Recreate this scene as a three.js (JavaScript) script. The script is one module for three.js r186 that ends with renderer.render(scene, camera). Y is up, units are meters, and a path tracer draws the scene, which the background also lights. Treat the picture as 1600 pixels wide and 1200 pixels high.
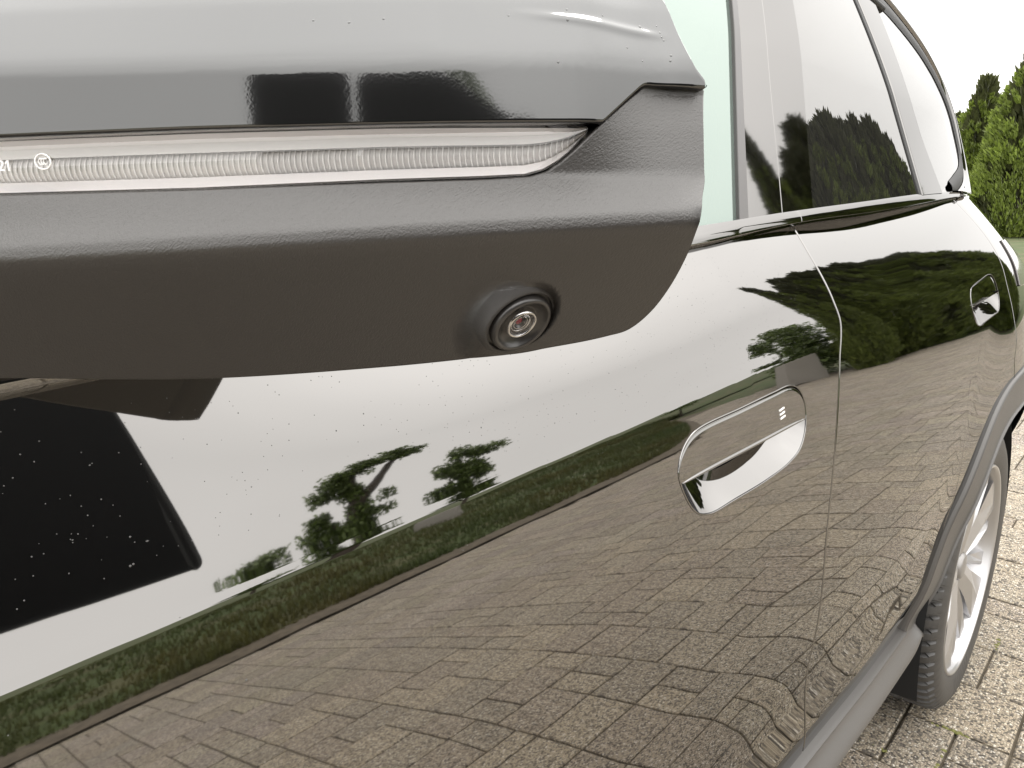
import * as THREE from 'three';
import * as BufferGeometryUtils from 'three/addons/utils/BufferGeometryUtils.js';
import { FontLoader } from 'three/addons/loaders/FontLoader.js';
import { TextGeometry } from 'three/addons/geometries/TextGeometry.js';

// ---------- camera: held at chest height just ahead of the wing mirror, looking back along the car ----------
const scene = new THREE.Scene();
const AIM = 43.631 * Math.PI / 180, DIP = -13.512 * Math.PI / 180, ROLL = -1.0 * Math.PI / 180, EYE = 1.1993;
const camera = new THREE.PerspectiveCamera(2 * Math.atan(600 / 1100) * 180 / Math.PI, 4 / 3, 0.02, 3000);
camera.position.set(0, EYE, 0);
const FWD = new THREE.Vector3(Math.cos(AIM) * Math.cos(DIP), Math.sin(DIP), -Math.sin(AIM) * Math.cos(DIP));
{
  const rt = new THREE.Vector3(Math.sin(AIM), 0, Math.cos(AIM)), up = new THREE.Vector3().crossVectors(rt, FWD), c = Math.cos(ROLL), s = Math.sin(ROLL);
  const R = rt.clone().multiplyScalar(c).addScaledVector(up, s), U = rt.clone().multiplyScalar(-s).addScaledVector(up, c);
  camera.quaternion.setFromRotationMatrix(new THREE.Matrix4().makeBasis(R, U, FWD.clone().negate()));
}
const renderer = new THREE.WebGLRenderer({ antialias: true });
renderer.setSize(1024, 768);
renderer.toneMapping = THREE.LinearToneMapping;
renderer.toneMappingExposure = 1.22;
renderer.shadowMap.enabled = true;

// ---------- one overcast sky, brighter overhead, and a weak veiled sun ----------
const SKY_LOW = 1.75, SKY_HIGH = 3.3, SUN_DIR = new THREE.Vector3(0.52, 0.84, -0.16).normalize();
let seed = 20240611;
const rnd = () => { seed = (seed + 0x6D2B79F5) >>> 0; let t = seed; t = Math.imul(t ^ (t >>> 15), t | 1); t ^= t + Math.imul(t ^ (t >>> 7), t | 61); return ((t ^ (t >>> 14)) >>> 0) / 4294967296; };
const rr = (a, b) => a + (b - a) * rnd();
const hash3 = (x, y, z) => { let h = (x * 374761393 + y * 668265263 + z * 2147483647) | 0; h = Math.imul(h ^ (h >>> 13), 1274126177); return ((h ^ (h >>> 16)) >>> 0) / 4294967296; };
const noise3 = (x, y, z) => {
  const i = Math.floor(x), j = Math.floor(y), k = Math.floor(z), f = t => t * t * (3 - 2 * t), u = f(x - i), v = f(y - j), w = f(z - k);
  const m = (a, b, t) => a + (b - a) * t;
  return m(m(m(hash3(i, j, k), hash3(i + 1, j, k), u), m(hash3(i, j + 1, k), hash3(i + 1, j + 1, k), u), v),
    m(m(hash3(i, j, k + 1), hash3(i + 1, j, k + 1), u), m(hash3(i, j + 1, k + 1), hash3(i + 1, j + 1, k + 1), u), v), w);
};
const fbm = (x, y, z, o = 4) => { let s = 0, a = 0.5; for (let i = 0; i < o; i++) { s += a * noise3(x, y, z); x *= 2.03; y *= 2.03; z *= 2.03; a *= 0.5; } return s / (1 - 0.5 ** o); };
{
  const W = 512, Hh = 256, d = new Float32Array(W * Hh * 4);
  for (let j = 0; j < Hh; j++) for (let i = 0; i < W; i++) {
    const el = (j + 0.5) / Hh * Math.PI - Math.PI / 2, az = (i + 0.5) / W * 2 * Math.PI, s = Math.max(0, Math.sin(el));
    const x = Math.cos(el) * Math.cos(az), y = Math.sin(el), z = Math.cos(el) * Math.sin(az);
    const cloud = 0.89 + 0.22 * fbm(x * 1.8 + 5, y * 4 + 3, z * 1.8 + 9, 5);
    const t = s < 0.2 ? 0 : (s - 0.2) / 0.8, L = (SKY_LOW + (SKY_HIGH - SKY_LOW) * Math.pow(t, 0.8)) * cloud, o = 4 * (j * W + i);
    d[o] = L; d[o + 1] = L * 0.982; d[o + 2] = L * 0.955; d[o + 3] = 1;
  }
  const sky = new THREE.DataTexture(d, W, Hh, THREE.RGBAFormat, THREE.FloatType);
  sky.mapping = THREE.EquirectangularReflectionMapping; sky.magFilter = sky.minFilter = THREE.LinearFilter; sky.needsUpdate = true;
  scene.background = sky; scene.environment = sky;
}
const sun = new THREE.DirectionalLight(new THREE.Color(1, 0.96, 0.9), 0.7);
sun.position.copy(SUN_DIR).multiplyScalar(30); sun.castShadow = true; sun.shadow.radius = 30;
sun.shadow.mapSize.set(2048, 2048); Object.assign(sun.shadow.camera, { left: -12, right: 12, top: 12, bottom: -12, near: 1, far: 80 });
scene.add(sun, sun.target);

// ---------- building helpers ----------
const used = new Map();
const numbered = n => { const k = used.get(n) || 0; used.set(n, k + 1); return k ? `${n}_${String(k).padStart(3, '0')}` : n; };
const shade = o => { o.castShadow = o.receiveShadow = true; return o; };
function tag(o, label, category, group) { o.userData.label = label; o.userData.category = category; if (group) o.userData.group = group; return o; }
function thing(name, label, category, [x, y, z] = [0, 0, 0], group) {
  const o = new THREE.Group(); o.name = numbered(name); o.position.set(x, y, z); scene.add(o); return tag(o, label, category, group);
}
function part(name, geo, mat, parent, label) {
  const m = shade(new THREE.Mesh(Array.isArray(geo) ? merge(geo) : geo, mat)); m.name = name; parent.add(m); if (label) m.userData.label = label; return m;
}
function struct(name, geo, mat) { const m = shade(new THREE.Mesh(geo, mat)); m.name = name; m.userData.kind = 'structure'; scene.add(m); return m; }
const merge = gs => BufferGeometryUtils.mergeGeometries(gs.map(g => { let q = g.index ? g : BufferGeometryUtils.mergeVertices(g); for (const k of Object.keys(q.attributes)) if (!['position', 'normal', 'uv', 'color'].includes(k)) q.deleteAttribute(k); return q; }));
const moved = (g, x, y, z) => g.translate(x, y, z);
const mat = (rgb, rough, extra = {}) => new THREE.MeshPhysicalMaterial({ color: new THREE.Color().setRGB(...rgb), roughness: rough, side: THREE.DoubleSide, ...extra });
function dataTex(n, fn, srgb, repeat = 1) {                     // fn(u, v) -> [r, g, b] 0..1, linear unless srgb
  const d = new Uint8Array(n * n * 4);
  for (let j = 0; j < n; j++) for (let i = 0; i < n; i++) { const c = fn(i, j, n), o = 4 * (j * n + i); d[o] = c[0] * 255; d[o + 1] = c[1] * 255; d[o + 2] = c[2] * 255; d[o + 3] = 255; }
  const t = new THREE.DataTexture(d, n, n); t.wrapS = t.wrapT = THREE.RepeatWrapping; t.magFilter = THREE.LinearFilter; t.minFilter = THREE.LinearMipmapLinearFilter; t.generateMipmaps = true;
  if (srgb) t.colorSpace = THREE.SRGBColorSpace; t.repeat.set(repeat, repeat); t.needsUpdate = true; return t;
}
const toS = c => c <= 0.0031308 ? 12.92 * c : 1.055 * c ** (1 / 2.4) - 0.055;
const sub = (a, b) => [a[0] - b[0], a[1] - b[1], a[2] - b[2]], add = (a, b, k = 1) => [a[0] + b[0] * k, a[1] + b[1] * k, a[2] + b[2] * k];
const cross = (a, b) => [a[1] * b[2] - a[2] * b[1], a[2] * b[0] - a[0] * b[2], a[0] * b[1] - a[1] * b[0]];
const unit = a => { const l = Math.hypot(...a) || 1; return [a[0] / l, a[1] / l, a[2] / l]; };
const steps = (a, b, n) => Array.from({ length: n + 1 }, (_, i) => a + (b - a) * i / n);
// a curved sheet P(s, t) over lists of s and t; edges: {s0, s1, t0, t1: [radius, depth]} roll over and turn back from the face;
// hole: {i0, i1, j0, j1, ring} leaves out the cells and fills the gap up to a ring of [x, y] with Q(x, y)
function sheet(P, S, T, { edges = {}, hole = null, Q = null, N = null } = {}) {
  const pos = [], nor = [], uv = [], idx = [], ns = S.length, nt = T.length, e = 1e-4;
  const nrm = (s, t) => { if (N) return N(P(s, t)); const a = sub(P(s + e, t), P(s - e, t)), b = sub(P(s, t + e), P(s, t - e)); return unit(cross(a, b)); };
  const put = (p, n) => { pos.push(...p); nor.push(...n); uv.push(p[0], p[1]); return pos.length / 3 - 1; };
  const G = T.map(t => S.map(s => put(P(s, t), nrm(s, t))));
  const quad = (a, b, c, d) => idx.push(a, b, c, a, c, d);
  for (let j = 0; j < nt - 1; j++) for (let i = 0; i < ns - 1; i++) {
    if (hole && i >= hole.i0 && i < hole.i1 && j >= hole.j0 && j < hole.j1) continue;
    quad(G[j][i], G[j][i + 1], G[j + 1][i + 1], G[j + 1][i]);
  }
  const at = k => [pos[3 * k], pos[3 * k + 1], pos[3 * k + 2]], nn = k => [nor[3 * k], nor[3 * k + 1], nor[3 * k + 2]];
  const roll = (line, inner, [r, depth, into], flip) => {
    let prev = line;
    const base = line.map((k, i) => [at(k), nn(k), unit(sub(at(k), at(inner[i])))]);
    for (const [sn, cs, ex] of [[0.5, 0.866, 0], [0.866, 0.5, 0], [1, 0, 0], [1, 0, 1]]) {
      const row = base.map(([p, n, d]) => put(add(add(p, d, r * sn), n, -r * (1 - cs)).map((v, k) => v + (into ? into[k] : -n[k]) * ex * depth), unit(add(n.map(v => v * cs), d, sn))));
      for (let i = 0; i < row.length - 1; i++) flip ? quad(prev[i + 1], prev[i], row[i], row[i + 1]) : quad(prev[i], prev[i + 1], row[i + 1], row[i]);
      prev = row;
    }
  };
  const col = i => G.map(r => r[i]);
  if (edges.t1) roll(G[nt - 1], G[nt - 2], edges.t1, false);
  if (edges.t0) roll(G[0], G[1], edges.t0, true);
  if (edges.s0) roll(col(0), col(1), edges.s0, false);
  if (edges.s1) roll(col(ns - 1), col(ns - 2), edges.s1, true);
  if (hole) {
    const { i0, i1, j0, j1, ring } = hole, per = [];
    for (let i = i0; i < i1; i++) per.push(G[j0][i]); for (let j = j0; j < j1; j++) per.push(G[j][i1]);
    for (let i = i1; i > i0; i--) per.push(G[j1][i]); for (let j = j1; j > j0; j--) per.push(G[j][i0]);
    const cx = ring.reduce((a, p) => a + p[0], 0) / ring.length, cy = ring.reduce((a, p) => a + p[1], 0) / ring.length;
    const X = (pos[3 * per[0]] + 0, ring), hw = 0.14, hh = 0.045, ang = (x, y) => Math.atan2((y - cy) / hh, (x - cx) / hw);
    const ra = X.map(p => [ang(p[0], p[1]), p]).sort((a, b) => a[0] - b[0]);
    const onRing = a => { let k = ra.findIndex(q => q[0] > a); if (k < 0) k = 0; const q = ra[(k + ra.length - 1) % ra.length], w = ra[k]; let a0 = q[0], a1 = w[0], aa = a; if (a1 < a0) { if (aa >= a0) a1 += 2 * Math.PI; else a0 -= 2 * Math.PI; } const t = (aa - a0) / (a1 - a0 || 1); return [lerp(q[1][0], w[1][0], t), lerp(q[1][1], w[1][1], t)]; };
    let prev = per; const K = 10;
    for (let k = 1; k <= K; k++) {
      const row = per.map(id => { const x = pos[3 * id], y = pos[3 * id + 1], [qx, qy] = onRing(ang(x, y)), f = k / K, p = Q(lerp(x, qx, f), lerp(y, qy, f)); return put(p, N(p)); });
      for (let i = 0; i < per.length; i++) { const n = (i + 1) % per.length; quad(prev[i], prev[n], row[n], row[i]); }
      prev = row;
    }
  }
  const g = new THREE.BufferGeometry();
  g.setAttribute('position', new THREE.Float32BufferAttribute(pos, 3)); g.setAttribute('normal', new THREE.Float32BufferAttribute(nor, 3)); g.setAttribute('uv', new THREE.Float32BufferAttribute(uv, 2));
  g.setIndex(idx); return g;
}
function tube(pts, r, seg = 60, rad = 8, closed = false) {
  return new THREE.TubeGeometry(new THREE.CatmullRomCurve3(pts.map(p => new THREE.Vector3(...p)), closed, 'centripetal'), seg, r, rad, closed);
}
function loft(pts, radii, sides = 7) {                            // a tapering limb through points
  const c = new THREE.CatmullRomCurve3(pts.map(p => new THREE.Vector3(...p))), n = pts.length * 3, pos = [], idx = [], fr = c.computeFrenetFrames(n);
  for (let i = 0; i <= n; i++) { const p = c.getPoint(i / n), q = i / n * (radii.length - 1), k = Math.min(radii.length - 2, Math.floor(q)), r = lerp(radii[k], radii[k + 1], q - k);
    for (let j = 0; j < sides; j++) { const a = j / sides * 2 * Math.PI, w = r * (0.9 + 0.2 * hash3(i, j, 7)); const v = p.clone().addScaledVector(fr.normals[i], Math.cos(a) * w).addScaledVector(fr.binormals[i], Math.sin(a) * w); pos.push(v.x, v.y, v.z); } }
  for (let i = 0; i < n; i++) for (let j = 0; j < sides; j++) { const a = i * sides + j, b = i * sides + (j + 1) % sides; idx.push(a, b, b + sides, a, b + sides, a + sides); }
  const g = new THREE.BufferGeometry(); g.setAttribute('position', new THREE.Float32BufferAttribute(pos, 3)); g.setAttribute('uv', new THREE.Float32BufferAttribute(pos.length / 3 * 2, 2)); g.setIndex(idx); g.computeVertexNormals(); return g;
}
// ---------- the shape of the car's flank: how far out (z) the skin stands at x (rearward) and height y ----------
const clamp = (v, a, b) => Math.min(b, Math.max(a, v)), lerp = (a, b, t) => a + (b - a) * t;
const smooth = (a, b, v) => { const t = clamp((v - a) / (b - a), 0, 1); return t * t * (3 - 2 * t); };
const curve = (pts, x) => {                                  // piecewise monotone-ish cubic through [x, y] pairs
  if (x <= pts[0][0]) return pts[0][1] + (x - pts[0][0]) * (pts[1][1] - pts[0][1]) / (pts[1][0] - pts[0][0]);
  const n = pts.length; if (x >= pts[n - 1][0]) return pts[n - 1][1] + (x - pts[n - 1][0]) * (pts[n - 1][1] - pts[n - 2][1]) / (pts[n - 1][0] - pts[n - 2][0]);
  let i = 0; while (x > pts[i + 1][0]) i++;
  const sl = k => k <= 0 ? (pts[1][1] - pts[0][1]) / (pts[1][0] - pts[0][0]) : k >= n - 1 ? (pts[n - 1][1] - pts[n - 2][1]) / (pts[n - 1][0] - pts[n - 2][0])
    : (pts[k + 1][1] - pts[k - 1][1]) / (pts[k + 1][0] - pts[k - 1][0]);
  const h = pts[i + 1][0] - pts[i][0], t = (x - pts[i][0]) / h, m0 = sl(i) * h, m1 = sl(i + 1) * h, t2 = t * t, t3 = t2 * t;
  return (2 * t3 - 3 * t2 + 1) * pts[i][1] + (t3 - 2 * t2 + t) * m0 + (-2 * t3 + 3 * t2) * pts[i + 1][1] + (t3 - t2) * m1;
};
const WX = 1.872, WY = 0.352;                                // rear wheel centre
const creaseY = x => 1.0363 + 0.0335 * (x < 0.6 ? x : 0.6 + 0.2 * smooth(0.6, 1.0, x) * 0.25);
// tilt of the skin (degrees, positive looks up) by height above the crease, front door and rear door
const tiltFront = [[-0.62, -16], [-0.58, -13], [-0.52, -2], [-0.46, -4], [-0.39, -12], [-0.33, -8], [-0.25, -1], [-0.13, 4.5], [-0.06, 8.5], [-0.022, 11], [-0.004, 12], [0.0006, 17.5], [0.002, 15.6], [0.006, 15.3], [0.05, 14.8], [0.08, 13.8], [0.10, 13], [0.14, 12]];
const tiltFrontRear = [[-0.62, -16], [-0.58, -13], [-0.52, -2], [-0.46, -4], [-0.39, -12], [-0.33, -8], [-0.25, -1], [-0.13, 4.5], [-0.06, 8.5], [-0.022, 11], [-0.004, 12], [0.0006, 17.5], [0.002, 14.6], [0.006, 14.1], [0.03, 16], [0.045, 22], [0.08, 33], [0.11, 38], [0.14, 40]];
const tiltRear = [[-0.62, -16], [-0.58, -14], [-0.52, -4], [-0.46, -5], [-0.39, -12], [-0.33, -7], [-0.25, 0.5], [-0.13, 6.5], [-0.05, 11.5], [0, 16.5], [0.02, 23], [0.04, 29], [0.08, 35], [0.11, 38], [0.14, 40]];
const YT0 = 0.40, YT1 = 1.22, NY = 410;
const cum = tab => { const a = [0]; for (let i = 1; i <= NY; i++) { const d = YT0 - 1.0575 + (i - 0.5) * (YT1 - YT0) / NY; let k = 0; while (k < tab.length - 2 && d > tab[k + 1][0]) k++;
  const t = clamp((d - tab[k][0]) / (tab[k + 1][0] - tab[k][0]), 0, 1); a.push(a[i - 1] - Math.tan(lerp(tab[k][1], tab[k + 1][1], t) * Math.PI / 180) * (YT1 - YT0) / NY); } return a; };
const cumF = cum(tiltFront), cumG = cum(tiltFrontRear), cumR = cum(tiltRear);
const look = (a, y) => { const f = clamp((y - YT0) / (YT1 - YT0) * NY, 0, NY - 1e-6), i = Math.floor(f); return lerp(a[i], a[i + 1], f - i); };
const planZ = x => -0.271 - 0.018 * (x < 0.9 ? (x - 0.9) ** 2 : 0) - (x < -0.3 ? 0.10 * (x + 0.3) ** 2 : 0) ;
const tailIn = (x, y) => x > 1.75 ? lerp(0.13, 0.30, smooth(1.0, 1.17, y)) * (x - 1.75) ** 2 : 0;
const flankZ = (x, y) => {
  const dy = creaseY(x) - 1.0575, w = smooth(0.62, 1.15, x), yy = y - dy;
  const f = lerp(look(cumF, yy) - look(cumF, 1.0575), look(cumG, yy) - look(cumG, 1.0575), smooth(0.06, 0.42, x)), r = look(cumR, yy) - look(cumR, 1.0575);
  const d = Math.hypot(x - WX, y - WY), flare = 0.014 * (1 - smooth(0.40, 0.70, d)) + 0.006 * (1 - smooth(0.4, 1.0, d));
  return planZ(x) - tailIn(x, y) + lerp(f, r, w) + flare * smooth(0.3, 1.3, x) * smooth(0.42, 0.72, y) + (y > YT1 ? -0.35 * (y - YT1) : 0);
};
// the greenhouse (glass and pillars) above the belt
const glassZ = (x, y) => -0.335 - 0.30 * (y - 1.2) - 0.22 * Math.max(0, y - 1.38) ** 1.5 - (x < 0.55 ? 0.03 * (x - 0.55) ** 2 : 0) - (x > 0.9 ? 0.035 * (x - 0.9) ** 2 : 0) - (x > 1.75 ? 0.22 * (x - 1.75) ** 2 : 0);
const wavy = (x, y) => 2.5e-5 * (noise3(x * 22, y * 26, 3.3) + 0.4 * noise3(x * 60, y * 60, 8.1));
const skinZ = (x, y) => flankZ(x, y) + wavy(x, y);
const skinN = ([x, y]) => { const e = 4e-4; return unit([-(skinZ(x + e, y) - skinZ(x - e, y)) / (2 * e), -(skinZ(x, y + e) - skinZ(x, y - e)) / (2 * e), 1]); };
// ---------- materials ----------
const rep = (t, x, y = x) => { const c = t.clone(); c.repeat.set(x, y); c.needsUpdate = true; return c; };
const noiseP = (x, y, per, s) => { const i = Math.floor(x), j = Math.floor(y), f = t => t * t * (3 - 2 * t), u = f(x - i), v = f(y - j), w = k => ((k % per) + per) % per;
  return lerp(lerp(hash3(w(i), w(j), s), hash3(w(i + 1), w(j), s), u), lerp(hash3(w(i), w(j + 1), s), hash3(w(i + 1), w(j + 1), s), u), v); };
const fbmP = (u, v, per, s, o = 4) => { let r = 0, a = 0.5; for (let k = 0; k < o; k++) { r += a * noiseP(u * per, v * per, per, s + k); per *= 2; a *= 0.5; } return r / (1 - 0.5 ** o); };
// exposed-aggregate concrete: little stones of many tones set in grey cement, 0.5 m of it
const stoneMap = (() => {
  const n = 1024, cells = 92, P = [];
  for (let j = 0; j < cells; j++) for (let i = 0; i < cells; i++) { const t = rnd(), k = rnd(); const tone = t < 0.16 ? [0.085, 0.078, 0.07] : t < 0.3 ? [0.16, 0.147, 0.13] : t < 0.80 ? [0.335, 0.30, 0.245] : t < 0.93 ? [0.44, 0.41, 0.355] : [0.54, 0.525, 0.49];
    P.push([i + 0.15 + 0.7 * rnd(), j + 0.15 + 0.7 * rnd(), tone.map(c => c * (0.8 + 0.4 * k)), 0.7 + 0.5 * rnd()]); }
  const col = new Float32Array(n * n * 3), hgt = new Float32Array(n * n);
  for (let y = 0; y < n; y++) for (let x = 0; x < n; x++) {
    const u = x / n * cells, v = y / n * cells, ci = Math.floor(u), cj = Math.floor(v); let b = 9, b2 = 9, who = null;
    for (let dj = -1; dj <= 1; dj++) for (let di = -1; di <= 1; di++) { const p = P[((cj + dj + cells) % cells) * cells + (ci + di + cells) % cells];
      let dx = p[0] - u, dy = p[1] - v; if (dx > cells / 2) dx -= cells; if (dx < -cells / 2) dx += cells; if (dy > cells / 2) dy -= cells; if (dy < -cells / 2) dy += cells;
      const d = Math.hypot(dx, dy) / p[3]; if (d < b) { b2 = b; b = d; who = p; } else if (d < b2) b2 = d; }
    const edge = smooth(0.05, 0.22, b2 - b), o = y * n + x, cem = [0.17, 0.153, 0.13];
    for (let k = 0; k < 3; k++) col[3 * o + k] = lerp(cem[k], who[2][k], edge);
    hgt[o] = edge * (0.75 + 0.25 * (1 - b));
  }
  return { col: dataTex(n, (i, j) => { const o = j * n + i; return [toS(col[3 * o]), toS(col[3 * o + 1]), toS(col[3 * o + 2])]; }, true, 2), bump: dataTex(n, (i, j) => { const h = hgt[j * n + i]; return [h, h, h]; }, false, 2) };
})();
// moulded grain of the black trim plastic: short wandering creases, 50 mm of it
const grainBump = dataTex(512, (i, j, n) => {
  const u = i / n, v = j / n, a = noiseP((u + v) * 34, (v - u) * 96, 34 * 96, 2), b = noiseP((u + v) * 52 + 2 * noiseP(u * 8, v * 8, 8, 4), (v - u) * 70, 52 * 70, 5), c = noiseP(u * 170, v * 170, 170, 9);
  const h = clamp(0.5 * a + 0.4 * b + 0.25 * c, 0, 1); return [h, h, h];
}, false, 36);
const speck = dataTex(512, () => { const h = rnd(); return [h, h, h]; }, false, 6);
const soil = dataTex(256, (i, j, n) => { const u = i / n, v = j / n, f = fbmP(u, v, 24, 2, 3), g = rnd(); const k = 0.5 + 0.7 * f + 0.3 * (g - 0.5); return [toS(0.115 * k), toS(0.094 * k), toS(0.066 * k)]; }, true, 1);
const turf = dataTex(512, (i, j, n) => { const u = i / n, v = j / n, f = fbmP(u, v, 30, 5, 4), p = fbmP(u, v, 6, 11, 3), g = rnd(); const k = 0.55 + 0.7 * f + 0.4 * (g - 0.5), dry = smooth(0.5, 0.68, p) * 0.6;
  return [toS(lerp(0.050, 0.10, dry) * k), toS(lerp(0.072, 0.085, dry) * k), toS(lerp(0.015, 0.04, dry) * k)]; }, true, 0.4);

const M = {
  paint: mat([0.275, 0.268, 0.261], 0.025, { metalness: 1, specularColor: new THREE.Color(0.82, 0.82, 0.82) }),
  cap: mat([0.135, 0.136, 0.136], 0.07, { metalness: 0.94, bumpMap: speck, bumpScale: 0.000004 }),
  gloss: mat([0.27, 0.264, 0.258], 0.03, { metalness: 1, specularColor: new THREE.Color(0.62, 0.62, 0.62) }),
  mirrorPlastic: mat([0.034, 0.030, 0.027], 0.44, { ior: 1.85, bumpMap: grainBump, bumpScale: 0.00010 }),
  plasticPlain: mat([0.008, 0.008, 0.008], 0.6, { ior: 1.45 }),
  cladding: mat([0.070, 0.065, 0.060], 0.5, { ior: 1.7, bumpMap: grainBump, bumpScale: 0.00006 }),
  rubber: mat([0.016, 0.016, 0.016], 0.55),
  channel: mat([0.085, 0.08, 0.08], 0.42, { ior: 1.7 }),
  dark: mat([0.006, 0.006, 0.006], 0.9),
  chrome: mat([0.85, 0.85, 0.85], 0.06, { metalness: 1 }),
  satin: mat([0.62, 0.61, 0.6], 0.22, { metalness: 1 }),
  alloy: mat([0.50, 0.495, 0.50], 0.32, { metalness: 0.85, ior: 1.7 }),
  alloyDark: mat([0.30, 0.29, 0.28], 0.4, { metalness: 0.6 }),
  tyre: mat([0.030, 0.028, 0.026], 0.55, { ior: 1.7, bumpMap: speck, bumpScale: 0.0001 }),
  lightCover: mat([0.98, 0.98, 0.98], 0.0, { transmission: 1, ior: 1.75 }),
  guide: mat([0.95, 0.93, 0.91], 0.2, { ior: 1.8 }), guideBack: mat([0.74, 0.715, 0.70], 0.3, { ior: 1.7 }),
  guideTop: mat([0.9, 0.87, 0.87], 0.3, { metalness: 0.2 }),
  mark: mat([0.92, 0.9, 0.88], 0.3),
  glassFront: mat([0.40, 0.49, 0.445], 0.0, { transmission: 1, ior: 1.7, metalness: 0.6, specularColor: new THREE.Color(0.7, 0.75, 0.72) }),
  glassRear: mat([0.27, 0.266, 0.26], 0.0, { transmission: 1, ior: 1.6, metalness: 0.95, specularColor: new THREE.Color(0.75, 0.75, 0.75) }),
  lens: mat([0.9, 0.9, 0.92], 0.0, { transmission: 1, ior: 1.7 }),
  cameraRing: mat([0.035, 0.032, 0.03], 0.3, { ior: 1.7 }), cameraCore: mat([0.03, 0.03, 0.032], 0.2, { ior: 1.8 }), cameraRed: mat([0.35, 0.04, 0.06], 0.15),
  cabin: mat([0.035, 0.034, 0.033], 0.8),
  seat: mat([0.05, 0.047, 0.045], 0.75),
  lamp: mat([0.20, 0.19, 0.185], 0.08, { metalness: 0.8 }),
  drop: mat([0.13, 0.13, 0.13], 0.25, { ior: 1.6 }),
  paver: [0, 1, 2, 3].map(k => mat([[1.04, 0.985, 0.90], [0.94, 0.89, 0.82], [1.1, 1.03, 0.92], [0.98, 0.91, 0.84]][k], 0.85, { map: stoneMap.col, bumpMap: stoneMap.bump, bumpScale: 0.0016 })),
  paverFar: mat([1, 1, 1], 0.85, { map: stoneMap.col, bumpMap: stoneMap.bump, bumpScale: 0.0016, vertexColors: true }),
  soil: mat([1, 1, 1], 0.95, { map: soil }),
  turf: mat([1, 1, 1], 0.95, { map: turf }),
  blade: mat([0.075, 0.095, 0.022], 0.6, { transmission: 0.3, vertexColors: false }),
  moss: mat([0.16, 0.16, 0.05], 0.9),
  conifer: mat([1, 1, 1], 0.75, { vertexColors: true, transmission: 0.3 }),
  coniferDark: mat([0.55, 0.55, 0.52], 0.75, { vertexColors: true, transmission: 0.3 }),
  leaf: mat([1, 1, 1], 0.65, { vertexColors: true, transmission: 0.35 }),
  bark: mat([0.075, 0.06, 0.048], 0.9),
  stone: mat([0.33, 0.31, 0.28], 0.9, { bumpMap: stoneMap.bump, bumpScale: 0.002 }),
  leather: mat([0.006, 0.006, 0.0065], 0.6, { ior: 1.4 }), leatherEdge: mat([0.035, 0.035, 0.035], 0.6),
};
for (const k of ['conifer', 'coniferDark', 'leaf', 'blade']) M[k].thickness = 0;
// ---------- the ground: one sheet to the horizon, the paved yard, its kerb and the grass beyond ----------
const KERB = 4.35;                                             // the yard ends here, along the car
{
  const g = new THREE.PlaneGeometry(3000, 3000, 1, 1).rotateX(-Math.PI / 2); const p = g.attributes.position, uv = [];
  for (let i = 0; i < p.count; i++) uv.push(p.getX(i), p.getZ(i)); g.setAttribute('uv', new THREE.Float32BufferAttribute(uv, 2)); g.translate(0, -0.03, 0);
  const o = struct('ground', g, M.turf); o.userData.label = 'wide ground under and beyond the yard';
}
const yardEdge = x => KERB + 0.05 * Math.sin(x * 0.7) + (x > 6.5 ? 0.35 * (x - 6.5) ** 1.35 : 0);    // where paving gives way to grass
const YX0 = -7, YX1 = 14.5, YZ0 = -7;
const yard = (() => {
  const s = new THREE.Shape(); s.moveTo(YX0, YZ0); s.lineTo(YX1, YZ0); for (const x of steps(YX1, YX0, 60)) s.lineTo(x, yardEdge(x));
  const g = new THREE.ShapeGeometry(s).rotateX(Math.PI / 2); const ix = g.index.array; for (let i = 0; i < ix.length; i += 3) { const t = ix[i]; ix[i] = ix[i + 1]; ix[i + 1] = t; }
  g.computeVertexNormals(); g.translate(0, -0.009, 0); return struct('driveway', g, M.soil);
})();
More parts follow.
